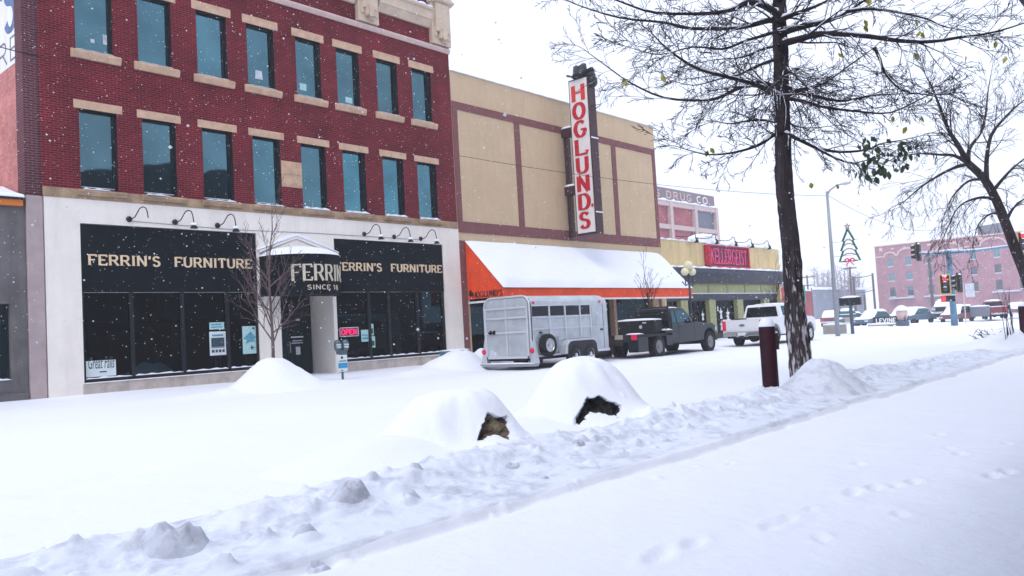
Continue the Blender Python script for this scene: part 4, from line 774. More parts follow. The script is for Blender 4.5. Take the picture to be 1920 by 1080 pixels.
# ------------------------------------------------------------------ vehicles (local: x forward, y left, z up, origin at rear centre on the ground)
def wheel(parent, x, y, r, w, rim='rim_grey', side=-1, name='wheel', spokes=8):
    mb = MB(); h = w/2
    mb.lathe([(r*.60, -h), (r*.90, -h), (r*.985, -h*.8), (r, -h*.4), (r, h*.4), (r*.985, h*.8), (r*.90, h), (r*.60, h), (r*.58, h*.5), (r*.58, -h*.5), (r*.60, -h)], (x, y, r-.02), 28, axis='y', cap=False)
    t = mb.build(name, 'rubber', parent, world=False, smooth=True)
    md = t.modifiers.new('edge', 'EDGE_SPLIT'); md.split_angle = rad(40)
    mb = MB(); yo = side*h*.75
    mb.lathe([(r*.61, yo), (r*.60, yo+side*.02), (r*.52, yo-side*.03), (r*.22, yo-side*.01), (r*.20, yo+side*.03), (.01, yo+side*.035)], (x, y, r-.02), 24, axis='y')
    mb.build('rim', rim, t, world=False)
    mb = MB()
    for k in range(spokes):
        a = 2*math.pi*k/spokes; mb.lathe([(r*.07, 0), (r*.07, side*.006)], (x+r*.37*math.cos(a), y+yo-side*.012, r-.02+r*.37*math.sin(a)), 8, axis='y')
    mb.build('vent_hole', 'frame_black', t, world=False)
    return t
def arch(cx, cz, r, n=9, a0=180, a1=0): return [(cx+r*math.cos(rad(a0+(a1-a0)*i/n)), cz+r*math.sin(rad(a0+(a1-a0)*i/n))) for i in range(n+1)]

# stock trailer
tr = thing('stock_trailer', 'silver livestock trailer with a spare tyre hitched behind the dark flatbed pickup', 'trailer', (19.85, 17.9, -.03), 0)
hw_ = 1.0
def tsec(w, zt, rr=.30, zb=.40): return [(-w, zb), (-w, zt-rr)]+[(-w+rr-rr*math.cos(rad(a)), zt-rr+rr*math.sin(rad(a))) for a in (22, 45, 68)]+[(-w+rr, zt), (w-rr, zt)]+[(w-rr+rr*math.sin(rad(a)), zt-rr+rr*math.cos(rad(a))) for a in (22, 45, 68)]+[(w, zt-rr), (w, zb)]
secs = [(.0, hw_, 2.38), (4.1, hw_, 2.38), (4.32, hw_*.97, 2.33), (4.45, hw_*.88, 2.22), (4.48, hw_*.75, 2.05)]
mb = MB(); vs = []; n = None
for x, w, zt in secs:
    P = tsec(w, zt); n = len(P); vs += [(x, a, b) for a, b in P]
mb.add(vs, [(i*n+j, i*n+(j+1) % n, (i+1)*n+(j+1) % n, (i+1)*n+j) for i in range(len(secs)-1) for j in range(n)]+[tuple(range(n)), tuple((len(secs)-1)*n+j for j in reversed(range(n)))])
bd = mb.build('body', 'steel_trailer', tr, world=False)
for a, b in ((.10, .92), (1.0, 1.76), (1.84, 2.60), (2.68, 3.22)):
    for sd in (-1, 1): mb = MB(); mb.box(a, sd*hw_-.006, 1.70, b, sd*hw_+.006, 2.02); mb.build('slot_shade_panel', 'frame_black', tr, world=False)  # black panels paint the dark inside of the open slots
mb = MB(); s = -1
for x in (.02, .96, 1.80, 2.64, 3.25): mb.box(x-.028, s*(hw_+.035), .42, x+.028, s*(hw_-.01), 2.06)
for z in (1.66, 1.28, .92, 2.05): mb.box(.0, s*(hw_+.022), z-.022, 3.25, s*(hw_-.01), z+.022)
mb.box(.0, s*(hw_+.03), .38, 4.3, s*(hw_-.02), .47); mb.build('rib', 'steel_rib', tr, world=False)
mb = MB(); mb.box(3.32, -hw_-.018, .50, 3.98, -hw_+.01, 2.04); d_ = mb.build('side_door', 'steel_trailer', tr, world=False, bevel=.012)
mb = MB()
for q in ((3.29, .48, 3.315, 2.06), (3.985, .48, 4.01, 2.06), (3.29, 1.32, 4.0, 1.335)): mb.box(q[0], -hw_-.024, q[1], q[2], -hw_-.004, q[3])
mb.build('seam', 'steel_grey_shade', d_, world=False); mb = MB(); mb.box(3.80, -hw_-.045, 1.12, 3.92, -hw_-.015, 1.18); mb.build('handle', 'frame_black', d_, world=False)
mb = MB(); mb.box(.42, -hw_-.03, 1.14, .54, -hw_, 1.19); mb.build('latch', 'frame_black', tr, world=False)
# rear gate, flared gussets, bumper
mb = MB(); P = tsec(hw_-.05, 2.33, .27, .36); mb.px(P, -.045, -.005); gt = mb.build('rear_gate', 'steel_trailer', tr, world=False, bevel=.01)
mb = MB()
for z in (2.02, 1.70, 1.22): mb.box(-.085, -hw_+.06, z-.035, -.04, hw_-.06, z+.035)
mb.box(-.075, -.028, .36, -.042, .028, 2.3)
for y in (-hw_+.05, hw_-.12): mb.box(-.08, y, .36, -.042, y+.07, 2.06)
mb.box(-.08, -hw_+.06, .36, -.04, hw_-.06, .44); mb.build('gate_rail', 'steel_rib', gt, world=False)
mb = MB(); mb.box(-.10, .48, 1.20, -.07, .80, 1.26); mb.box(-.12, .50, 1.17, -.07, .56, 1.30); mb.box(-.12, .66, 1.17, -.07, .72, 1.30); mb.build('gate_latch', 'frame_black', gt, world=False)
mb = MB(); mb.tube([(-.02, -hw_+.0, .4), (-.02, -hw_, 2.08)]+[(-.02, a, b) for a, b in tsec(hw_, 2.38)[2:-2]]+[(-.02, hw_, 2.08), (-.02, hw_, .4)], .035, 8); mb.build('rear_frame', 'steel_rib', tr, world=False, smooth=True)
mb = MB(); mb.tube([(-.0, -hw_-.05, .45), (.0, -hw_-.05, 2.05), (0, -hw_+.04, 2.28), (0, -hw_+.26, 2.41)], .014, 5); mb.build('seal', 'frame_black', tr, world=False)
for s in (-1, 1):
    mb = MB(); mb.px([(s*(hw_-.02), 1.25), (s*(hw_+.22), .18), (s*(hw_-.05), .18)], -.06, .12); mb.build('gusset', 'steel_trailer', tr, world=False, bevel=.015)
    mb = MB(); mb.lathe([(.085, .0), (.085, -.03), (.05, -.045)], (-.06, s*(hw_+.06), .60), 18, axis='x'); mb.build('tail_lamp', 'tail_red', tr, world=False, smooth=True)
mb = MB(); mb.box(-.14, -hw_-.22, .10, .05, hw_+.22, .19); bp_ = mb.build('bumper', 'steel_grey_shade', tr, world=False, bevel=.01)
cap(-.14, .0, -hw_-.15, hw_+.15, .19, .05).parent = bp_
mb = MB(); mb.box(.05, -hw_+.1, .28, 4.4, hw_-.1, .40); mb.tube([(4.4, -.6, .36), (5.25, 0, .42)], .05, 6); mb.tube([(4.4, .6, .36), (5.25, 0, .42)], .05, 6); mb.tube([(4.9, 0, .0), (4.9, 0, .9)], .04, 6); mb.build('chassis', 'frame_black', tr, world=False)
for x in (.18, 3.85): mb = MB(); mb.lathe([(.045, 0), (.045, -.02)], (x, -hw_-.01, 2.14), 12, axis='y'); mb.build('marker_lamp', 'tail_red', tr, world=False)
fp = [(1.42, .40), (1.48, .70), (1.62, .84), (1.80, .88), (2.95, .88), (3.12, .84), (3.25, .70), (3.30, .40)]
for s in (-1, 1):
    mb = MB(); mb.py(fp, s*(hw_-.02), s*(hw_+.27)); fd = mb.build('fender', 'steel_trailer', tr, world=False, bevel=.02)
    mb = MB(); mb.py([(1.50, .30), (1.56, .68), (1.68, .79), (1.84, .82), (2.92, .82), (3.06, .79), (3.17, .68), (3.22, .30)], s*(hw_+.265), s*(hw_+.276)); mb.build('wheel_well_shade', 'frame_black', fd, world=False)  # flat black sheet paints the shade inside the wheel opening
for s in (-1, 1):
    for x in (1.95, 2.77): wheel(tr, x, s*(hw_+.19), .36, .21, 'chrome', s)
mb = MB(); mb.box(.30, -hw_-.03, .44, 1.38, -hw_-.002, 1.0); mb.build('spare_shade_panel', 'steel_grey_shade', tr, world=False)  # raised darker panel paints the shade of a recess around the spare
sp = thing('spare_tyre', 'spare tyre on a steel rim hung on the side of the silver trailer', 'tyre', (20.52, 16.78, .36), 0); wheel(sp, 0, 0, .37, .22, 'chrome', -1, name='tyre')
mb = MB(); mb.px([(.74, .42), (.50, .44), (.52, .58), (.62, .60), (.66, .66), (.78, .64), (.74, .56)], -.052, -.045); mb.build('sticker', 'frost', gt, world=False)

# dark flatbed pickup
dk = thing('flatbed_pickup', 'dark blue flatbed pickup with a slatted headache rack and mud tyres', 'truck', (25.25, 17.35, -.07), 0)
H = .96
body = [(2.48, .62), (2.48, 1.12), (2.52, 1.22), (4.18, 1.24), (4.45, 1.26), (5.75, 1.17), (6.02, 1.06), (6.08, .72), (6.02, .55), (5.98, .52)]+arch(5.45, .50, .50, 10, 5, 180)+[(4.85, .50), (2.55, .48)]
mb = MB(); mb.py(body, -H, H); bdk = mb.build('body', 'pickup_dark', dk, world=False, bevel=.05, seg=3)
cabp = [(2.50, 1.20), (2.62, 1.80), (2.75, 1.87), (3.55, 1.88), (3.75, 1.83), (4.42, 1.24)]
def cabf(a, b, t): return (a, t*(H-.03-.17*max(0, (b-1.2))/.68), b)
mb = MB(); mb.prism(cabp, cabf, -1, 1); mb.build('cab', 'pickup_dark', dk, world=False, bevel=.04, seg=3)
for s in (-1, 1): mb = MB(); mb.prism([(2.98, 1.27), (3.00, 1.72), (3.56, 1.76), (3.66, 1.72), (4.12, 1.29)], cabf, s*1.004, s*1.016); mb.build('side_window', 'glass_car', dk, world=False)
mb = MB(); mb.prism([(2.60, 1.28), (2.66, 1.70), (2.86, 1.72), (2.90, 1.28)], cabf, -1.016, -1.004); mb.build('quarter_window', 'glass_car', dk, world=False)
mb = MB(); mb.add([(3.80, -.70, 1.80), (3.80, .70, 1.80), (4.40, .85, 1.28), (4.40, -.85, 1.28)], [(0, 1, 2, 3)]); mb.build('windscreen', 'glass_car', dk, world=False, fix=False).location = (.012, 0, .012)
mb = MB()
for q in ((2.96, .58, 2.975, 1.24), (4.22, .58, 4.235, 1.24)): mb.box(q[0], -H-.004, q[1], q[2], -H+.002, q[3])
mb.box(3.05, -H-.03, 1.08, 3.2, -H-.004, 1.12); mb.build('door_seam', 'frame_black', dk, world=False)
mb = MB(); mb.box(4.05, -H-.22, 1.26, 4.16, -H-.02, 1.48); mb.build('mirror', 'frame_black', dk, world=False, bevel=.02)
mb = MB(); mb.ell((3.2, 0, 1.86), (.68, .76, .07), 16, lo=0); mb.build('snow_cap', 'snow', dk, world=False, smooth=True)
mb = MB(); mb.box(-.02, -1.0, .80, 2.38, 1.0, .90); mb.box(-.06, -1.0, .66, .02, 1.0, .92); mb.build('deck', 'deck_black', dk, world=False, bevel=.01)
mb = MB(); mb.box(-.07, .15, .36, .06, 1.0, .66); mb.box(-.05, .55, .10, .5, .95, .40); mb.box(-.09, -.35, .52, -.06, .9, .90); mb.build('tail_board', 'rust_brown', dk, world=False)
mb = MB(); mb.box(-.10, -.36, .76, -.06, -.02, .92); mb.build('number_plate', 'plate', dk, world=False)
mb = MB(); mb.box(-.10, -.98, .72, -.05, -.74, .92); mb.build('tail_lamp', 'tail_red', dk, world=False, bevel=.01)
for a, b in ((-1.0, -.55), (.55, 1.0)): mb = MB(); mb.box(-.05, a, .26, .65, b, .80); mb.build('side_box', 'pickup_dark', dk, world=False, bevel=.03)
for a, b in ((-1.0, -.60), (.60, 1.0)): mb = MB(); mb.box(1.95, a, .42, 2.46, b, 1.0); mb.build('tool_box', 'pickup_dark', dk, world=False, bevel=.02)
cap(1.96, 2.44, -.99, -.62, 1.0, .07).parent = dk
for y in (-.94, .94):
    mb = MB(); mb.tube([(2.36, y, .90), (2.30, y*.98, 1.98)], .035, 6); mb.build('rack_post', 'iron_black', dk, world=False)
mb = MB()
for z in (1.38, 1.50, 1.62, 1.74, 1.86): mb.box(2.28, -.92, z, 2.34, .92, z+.065)
mb.tube([(1.62, -.94, 1.28), (2.30, -.94, .93)], .02, 5); mb.tube([(1.62, .94, 1.28), (2.30, .94, .93)], .02, 5); mb.build('rack_slat', 'deck_black', dk, world=False)
mb = MB(); mb.box(1.45, -.80, .90, 2.0, .86, 1.42); cr = mb.build('cargo_box', 'deck_black', dk, world=False, bevel=.03)
cap(1.44, 2.0, -.80, .86, 1.42, .09).parent = cr
mb = MB(); mb.lathe([(.07, 0), (.07, -.02)], (1.44, -.2, 1.18), 14, axis='x'); mb.box(1.43, -.45, 1.3, 1.45, -.28, 1.36); mb.build('decal', 'frost', cr, world=False)
cap(-.05, .35, -1.0, -.5, .92, .05).parent = dk
for s in (-1, 1):
    wheel(dk, 1.45, s*.84, .43, .30, 'rim_grey', s); wheel(dk, 5.45, s*.86, .43, .28, 'rim_grey', s)
mb = MB(); mb.box(6.05, -.9, .45, 6.22, .9, .72); mb.tube([(6.2, -.75, .5), (6.28, -.75, 1.02), (6.2, -.4, 1.1), (6.2, .4, 1.1), (6.28, .75, 1.02), (6.2, .75, .5)], .035, 6); mb.build('grille_guard', 'frame_black', dk, world=False)
mb = MB(); mb.box(5.95, -H-.01, .84, 6.09, -.6, 1.02); mb.box(5.95, .6, .84, 6.09, H+.01, 1.02); mb.build('headlight', 'frost', dk, world=False, bevel=.02)
mb = MB(); mb.box(.2, -.5, .42, 5.8, .5, .62); mb.tube([(1.45, -.8, .41), (1.45, .8, .41)], .09, 8); mb.tube([(5.45, -.8, .41), (5.45, .8, .41)], .08, 8); mb.build('chassis', 'frame_black', dk, world=False)

# white crew cab pickup
def pickup(name, label, loc, rz, paint, snowy=False, group=None, r=.40, tail='tail_red', badge=True):
    w = thing(name, label, 'truck', loc, rz, group); H = .99
    bp = [(.0, .56), (.0, 1.22), (.04, 1.26), (2.05, 1.27), (2.05, 1.22), (4.25, 1.25), (4.42, 1.27), (5.70, 1.20), (6.05, 1.10), (6.12, .72), (6.06, .50), (5.92, .46)]+arch(5.38, .44, .50, 10, 3, 177)+[(4.82, .44), (1.86, .46)]+arch(1.34, .46, .50, 10, 3, 177)+[(.78, .50)]
    mb = MB(); mb.py(bp, -H, H); mb.build('body', paint, w, world=False, bevel=.04, seg=3)
    cp = [(2.05, 1.22), (2.14, 1.80), (2.25, 1.88), (3.75, 1.92), (3.95, 1.87), (4.62, 1.25)]
    cf = lambda a, b, t: (a, t*(H-.02-.20*max(0, (b-1.22))/.70), b)
    mb = MB(); mb.prism(cp, cf, -1, 1); mb.build('cab', paint, w, world=False, bevel=.04, seg=3)
    for s in (-1, 1):
        mb = MB(); mb.prism([(2.30, 1.32), (2.38, 1.76), (3.02, 1.78), (3.02, 1.31)], cf, s*1.004, s*1.015); mb.prism([(3.12, 1.31), (3.12, 1.79), (3.72, 1.80), (3.86, 1.75), (4.30, 1.32)], cf, s*1.004, s*1.015); mb.build('side_window', 'glass_car', w, world=False)
    mb = MB(); mb.add([(2.065, -.80, 1.29), (2.065, .80, 1.29), (2.125, .70, 1.76), (2.125, -.70, 1.76)], [(0, 1, 2, 3)]); mb.build('rear_window', 'glass_black', w, world=False, fix=False).location = (-.012, 0, 0)
    mb = MB(); mb.add([(3.98, -.70, 1.84), (3.98, .70, 1.84), (4.58, .86, 1.30), (4.58, -.86, 1.30)], [(0, 1, 2, 3)]); mb.build('windscreen', 'snow' if snowy else 'glass_car', w, world=False, fix=False).location = (.015, 0, .015)
    mb = MB(); mb.box(-.025, -.80, .66, .0, .80, 1.22); mb.box(-.035, -.78, 1.18, .02, .78, 1.235); tg = mb.build('tailgate', paint, w, world=False, bevel=.012)
    if badge:
        mb = MB(); mb.lathe([(.001, .0), (.058, .002), (.058, -.012), (.001, -.014)], (0, 0, 0), 20, axis='x'); e = mb.build('emblem', 'car_grey', tg, world=False); e.scale = (1, 2.4, 1); e.location = (-.026, .02, .96)
        mb = MB(); mb.box(-.04, -.22, 1.225, .02, .52, 1.275); mb.build('tailgate_step', 'frame_black', tg, world=False)
    for s in (-1, 1):
        mb = MB(); mb.box(-.03, s*.985 if s < 0 else .82, .74, .10, -.82 if s < 0 else .985, 1.18); mb.build('tail_lamp', tail, w, world=False, bevel=.015)
        mb = MB(); mb.box(5.95, s*.97 if s < 0 else .6, .84, 6.10, -.6 if s < 0 else .97, 1.06); mb.build('headlight', 'frost', w, world=False, bevel=.02)
        mb = MB(); mb.box(4.2, s*1.22 if s < 0 else 1.0, 1.30, 4.33, -1.0 if s < 0 else 1.22, 1.56); mb.build('mirror', 'frame_black' if badge else paint, w, world=False, bevel=.02)
        wheel(w, 1.34, s*.86, r, .27, 'chrome', s); wheel(w, 5.38, s*.86, r, .27, 'chrome', s)
    mb = MB(); mb.box(-.16, -.92, .48, .02, -.28, .64); mb.box(-.16, .28, .48, .02, .92, .64); mb.box(-.14, -.3, .44, .02, .3, .56); mb.build('rear_bumper', 'chrome' if badge else 'frost', w, world=False, bevel=.02)
    mb = MB(); mb.box(-.17, -.18, .50, -.13, .18, .64); mb.build('number_plate', 'paper_white', w, world=False)
    mb = MB(); mb.box(-.04, -.75, .38, 5.9, .75, .52); mb.tube([(1.34, -.8, .36), (1.34, .8, .36)], .11, 8); mb.tube([(1.2, .1, .34), (1.5, .1, .34)], .19, 10); mb.box(-.28, -.06, .40, 0, .06, .48); mb.build('chassis', 'frame_black', w, world=False)
    mb = MB(); mb.box(6.08, -.92, .46, 6.2, .92, .66); mb.build('front_bumper', 'chrome' if badge else 'frost', w, world=False, bevel=.03); mb = MB(); mb.box(6.07, -.58, .70, 6.135, .58, 1.08); mb.build('grille', 'frame_black', w, world=False, bevel=.02)
    if snowy:
        mb = MB(); mb.ell((5.2, 0, 1.18), (.95, .95, .20), 18, lo=0); mb.ell((3.1, 0, 1.86), (.98, .82, .20), 18, lo=0); mb.box(.06, -.90, 1.2, 2.0, .90, 1.34); mb.build('snow_blanket', 'snow', w, world=False, smooth=True)
    else:
        mb = MB(); mb.ell((3.05, 0, 1.885), (.85, .72, .05), 18, lo=0); mb.build('snow_cap', 'snow', w, world=False, smooth=True)
    return w
pickup('white_pickup', 'white crew cab pickup parked beyond the dark flatbed pickup', (34.45, 16.72, -.06), 0, 'pickup_white', badge=True)

# vehicles snowed under in the far lot
def snow_car(label, px, py, k, rz, paint, kind='car', L=4.5, Wd=1.8, Ht=1.5, group='snowed over vehicles in the far lot', base='frame_black'):
    p = atK(px, py, k); r = thing('parked_'+('van' if kind == 'van' else 'car'), label, kind, (p[0], p[1], p[2]), rz, group); h = Wd/2
    if kind == 'van': prof = [(0, .45), (0, 1.0), (.08, Ht-.12), (.3, Ht), (L*.62, Ht), (L*.78, Ht*.62), (L*.98, Ht*.52), (L, .45)]; top = prof
    else: prof = [(0, .35), (.02, .80), (.12, .92), (L*.22, .98), (L*.72, .95), (L*.97, .80), (L, .40)]
    mb = MB(); mb.py([(x, min(z, 1.0)) for x, z in prof] if kind == 'van' else prof, -h, h); mb.build('body', paint, r, world=False, bevel=.06, seg=2)
    g = [(L*.14, .92), (L*.26, Ht-.10), (L*.34, Ht-.03), (L*.58, Ht-.03), (L*.75, .92)] if kind != 'van' else [(.02, .98), (.10, Ht-.12), (.28, Ht-.02), (L*.62, Ht-.02), (L*.80, .98)]
    gf = lambda a, b, t: (a, t*(h-.04-.16*max(0, b-.92)/(Ht-.9)), b)
    mb = MB(); mb.prism(g, gf, -1, 1); mb.build('greenhouse', 'glass_car', r, world=False, bevel=.04)
    def sn(u, v):
        x = L*(.01+.98*u); y = (v-.5)*2*h*.96
        zz = np.interp(x, [a for a, b in prof], [min(b, 1.0) for a, b in prof]) if kind != 'van' else np.interp(x, [a for a, b in prof], [b for a, b in prof])
        if kind != 'van': zz = max(zz, np.interp(x, [a for a, b in g], [b for a, b in g])) if g[0][0] < x < g[-1][0] else zz
        e = min(1, (1-abs(2*v-1))*5)*min(1, u*14)*min(1, (1-u)*14)
        return (x, y*(1-.14*max(0, zz-.95)/.6), zz-.06+.22*e*(1+.2*math.sin(u*9+px)))
    mb = MB(); mb.sheet(sn, 28, 14); mb.build('snow_blanket', 'snow', r, world=False, smooth=True, fix=False)
    wl = MB()
    for s in (-1, 1):
        for x in (L*.19, L*.80):
            mb = MB(); mb.lathe([(.2, -.1), (.31, -.1), (.33, -.06), (.33, .06), (.31, .1), (.2, .1)], (x, s*(h-.1), .31), 16, axis='y'); mb.build('wheel', 'rubber', r, world=False, smooth=False)
    for s in (-1, 1):
        mb = MB(); mb.box(-.03, s*h*.95 if s < 0 else h*.6, .60, .02, -h*.6 if s < 0 else h*.95, .78); mb.build('tail_lamp', 'tail_red', r, world=False)
        mb = MB(); mb.box(L-.03, s*h*.95 if s < 0 else h*.55, .56, L+.02, -h*.55 if s < 0 else h*.95, .72); mb.build('headlight', 'frost', r, world=False)
    mb = MB(); mb.box(-.06, -h*.95, .34, .04, h*.95, .52); mb.build('bumper', 'frost', r, world=False, bevel=.02)
    return r
az = math.atan2(CF[1], CF[0])
snow_car('maroon car under snow half hidden by the big trunk', 1556, 612, 84, rad(15), 'car_maroon')
snow_car('beige boxy van under snow behind the pedestrian signal post', 1591, 613, 84, rad(20), 'car_beige', 'van', 4.4, 1.85, 1.75)
snow_car('grey green car under snow right of the beige van', 1622, 611, 86, rad(150), 'car_green', 'car', 4.3, 1.75, 1.5)
snow_car('car buried in snow directly behind the lettered board', 1664, 611, 82, rad(165), 'car_blue', 'car', 4.6, 1.85, 1.6)
snow_car('small snow covered car behind the snow topped figure stand-in', 1712, 604, 88, rad(170), 'car_green', 'car', 4.3, 1.75, 1.5)
snow_car('rounded snow covered car left of the traffic signal pole', 1742, 605, 84, rad(160), 'car_blue', 'car', 4.6, 1.85, 1.6)
pickup('parked_pickup', 'dark pickup facing the street behind the traffic signal pole', tuple(atK(1778, 594, 92)), rad(188), 'car_grey', True, 'snowed over vehicles in the far lot', badge=False)
snow_car('maroon van under thick snow right of the traffic signal pole', 1812, 604, 84, rad(172), 'car_maroon', 'van', 4.5, 1.9, 1.7)
pickup('parked_pickup', 'red pickup with a snowy roof parked rightmost in the far lot', tuple(atK(1869, 598, 84)), rad(15), 'car_red', True, 'snowed over vehicles in the far lot', badge=False)
snow_car('snow covered car beside the red pickup, cut by the right edge', 1915, 594, 90, rad(20), 'car_blue')
uc = thing('utility_cart', 'small grey box cart between the maroon van and the red pickup', 'cart', tuple(atK(1838, 600, 82)), rad(10))
mb = MB(); mb.box(0, -.85, .35, 2.2, .85, 1.35); mb.build('box', 'car_grey', uc, world=False, bevel=.03)
for y in (-.9, .9): mb = MB(); mb.lathe([(.2, -.1), (.32, -.1), (.32, .1), (.2, .1)], (1.0, y, .3), 14, axis='y'); mb.build('wheel', 'rubber', uc, world=False)
cap(0, 2.2, -.85, .85, 1.35, .14).parent = uc

# ------------------------------------------------------------------ street furniture
def bollard(loc, label, group=None):
    r = thing('bollard', label, 'bollard', loc, 0, group)
    mb = MB(); mb.lathe([(.135, -.25), (.135, 1.18), (.125, 1.20), (.02, 1.20)], (0, 0, 0), 28); s = mb.build('post', 'maroon_paint', r, world=False, smooth=True); s.modifiers.new('e', 'EDGE_SPLIT').split_angle = rad(40)
    mb = MB(); mb.ell((0, 0, 1.195), (.137, .137, .155), 22, lo=0); mb.build('snow_cap', 'snow', r, world=False, smooth=True)
    mb = MB(); d = np.array([.35, -.93]); mb.box(-.05, -.035, .80, .05, .035, 1.08); b = mb.build('outlet_box', 'rust_brown', r, world=False, bevel=.008); b.rotation_euler = (0, 0, rad(25)); b.location = (CR[0]*.125+.02, CR[1]*.125-.02, 0)
    return r
pb = onZ(1447, 745, -.12); bollard((pb[0], pb[1], -.12), 'maroon bollard with a dome of snow standing beside the big tree trunk')
pb2 = atK(1921, 628, 30); bollard((pb2[0], pb2[1], gz(pb2[0], pb2[1])), 'maroon bollard cut off by the right edge of the photo')
# parking meter
mp = onY(643, 716, 20.0); pm = thing('parking_meter', 'twin head parking meter with a small blue and white notice', 'parking meter', (mp[0], 20.0, gz(mp[0], 20.0)))
mb = MB(); mb.tube([(0, 0, -.3), (0, 0, .95)], .035, 10); mb.build('post', 'meter_steel', pm, world=False)
for s in (-1, 1):
    mb = MB(); mb.lathe([(.075, .0), (.10, .08), (.105, .22), (.085, .30), (.03, .335)], (s*.12, 0, .86), 16); h_ = mb.build('meter_head', 'meter_steel', pm, world=False, smooth=True)
    mb = MB(); mb.box(s*.12-.075, -.112, 1.02, s*.12+.075, -.098, 1.07); mb.box(s*.12-.07, -.112, .95, s*.12+.07, -.098, 1.0); mb.build('dial', 'frost', h_, world=False)
mb = MB(); mb.box(-.16, -.06, .76, .16, .06, .88); mb.build('yoke', 'meter_steel', pm, world=False, bevel=.02)
mb = MB(); mb.box(-.145, -.052, .24, .145, -.04, .74); nb = mb.build('notice', 'paper_white', pm, world=False)
mb = MB(); mb.box(-.14, -.058, .35, .14, -.053, .50); mb.build('blue_band', 'sticker_blue', nb, world=False); mb = MB(); mb.lathe([(.04, -.058), (.04, -.053)], (-.02, 0, .66), 14, axis='y'); mb.box(-.11, -.058, .545, .11, -.053, .57); mb.box(-.07, -.058, .27, .0, -.053, .29); mb.build('print', 'print_dark', nb, world=False)
for ch in pm.children: pass
pm.rotation_euler = (0, 0, rad(-14))
# blue bin with snow heap
def heap(name, label, c, rx, ry, h, seed, m='snow', sharp=1.0, lumps=0.12, kind=None):
    r_ = random.Random(seed); base = gz(c[0], c[1])
    def f(u, v):
        a = 2*math.pi*u; q = v*(1+.10*math.sin(2*a+seed)+.06*math.sin(3*a+seed*2)); x = c[0]+rx*q*math.cos(a); y = c[1]+ry*q*math.sin(a)
        b = math.exp(-(v*1.75)**2*sharp)-math.exp(-(1.75)**2*sharp)
        return (x, y, min(gz(x, y), base+.1)-.06*v**4+h*b*(1+lumps*float(fbm(np.array([x*2.2]), np.array([y*2.2]), seed, 3)[0])*2)+.012)
    mb = MB(); mb.sheet(f, 44, 22); o = mb.build(name, m, smooth=True, fix=False); tag(o, label, 'snow heap'); return o
pbn = onY(853, 668, 20.5); bn = thing('blue_bin', 'blue kerbside bin almost buried in a snow heap', 'bin', (pbn[0], 20.5, 0))
mb = MB(); mb.pz([(-.30, -.28), (.30, -.28), (.30, .28), (-.30, .28)], 0, .52); mb.build('body', 'bin_blue', bn, world=False, bevel=.03); mb = MB(); mb.box(-.42, -.34, .50, .42, .34, .66); mb.build('lid', 'bin_blue', bn, world=False, bevel=.03)
cap(-.42, .42, -.34, .34, .66, .06).parent = bn
heap('snow_heap', 'snow heap packed round the blue bin on the far kerb', (pbn[0]-.35, 20.0), 1.9, 1.2, .66, 3, sharp=.8); heap('snow_heap', 'small rounded snow heap between the blue bin and the trailer', (pbn[0]+.55, 19.75), 1.0, .8, .52, 4, sharp=.9)
st = (12.35, 20.0); heap('snow_heap', 'wide mound of snow round the foot of the slender street tree', st, 1.75, 1.4, .82, 5, sharp=.85)
# globe lamp
gl = thing('globe_lamp', 'dark street lamp with three cream globes in front of the awning end', 'street lamp', (35.3, 19.75, 0))
mb = MB(); mb.lathe([(.16, -.3), (.16, .35), (.09, .5), (.07, 1.2), (.06, 2.2), (.08, 2.25), (.055, 2.4), (.05, 3.55)], (0, 0, 0), 14); mb.build('pole', 'slate_dark', gl, world=False, smooth=True)
mb = MB(); mb.tube([(-.5, .1, 3.15), (-.25, .05, 2.95), (0, 0, 3.1), (.25, -.05, 2.95), (.5, -.1, 3.15)], .03, 6); mb.tube([(-.27, .05, 3.02), (-.27, .05, 3.5)], .03, 6); mb.tube([(.27, -.05, 3.02), (.27, -.05, 3.5)], .03, 6); mb.build('arms', 'slate_dark', gl, world=False)
for x, y, z, q in ((-.27, .05, 3.63, .19), (.27, -.05, 3.63, .19), (0, 0, 3.94, .225)): mb = MB(); mb.ell((x, y, z), (q, q, q), 20); mb.build('globe', 'globe', gl, world=False, smooth=True)
# tall lamp with the tinsel tree
LPX, LPY = 45.4, 16.45; lp = thing('tall_street_lamp', 'tall thin grey street lamp carrying the tinsel tree', 'street lamp', (LPX, LPY, -.1))
mb = MB(); mb.tube([(0, 0, -.3), (0, 0, 4.2), (0, 0, 8.1)], [.13, .10, .07], 10); mb.build('pole', 'steel_grey_shade', lp, world=False, smooth=True)
mb = MB(); mb.tube([(0, 0, 7.9), (.05, -.15, 8.15), (.15, -.45, 8.35), (.2, -.75, 8.42)], [.05, .045, .04, .035], 7); mb.build('arm', 'steel_grey_shade', lp, world=False, smooth=True); mb = MB(); mb.ell((.22, -.98, 8.42), (.12, .30, .09), 12); mb.build('lamp_head', 'frost', lp, world=False, smooth=True)
td = thing('tinsel_tree', 'tinsel tree outline with a star and a pink bow hung on the lamp pole', 'decoration', (LPX, LPY-.95, 4.0))
mb = MB(); Tt = [(0, 1.78), (.42, 1.12), (.28, 1.12), (.58, .60), (.42, .60), (.74, .02), (.30, .02)]
for s in (-1, 1): mb.tube([(0, s*a*.74, b) for a, b in Tt], .058, 7)
mb.build('outline', 'tree_green', td, world=False)
mb = MB()
for z, w in ((1.16, .26), (.92, .36), (.64, .40), (.38, .50)): mb.tube([(0, -w*.74, z-.06), (0, -w*.3, z+.05), (0, w*.3, z+.05), (0, w*.74, z-.06)], .034, 5)
mb.build('garland', 'arc_tan', td, world=False)
mb = MB()
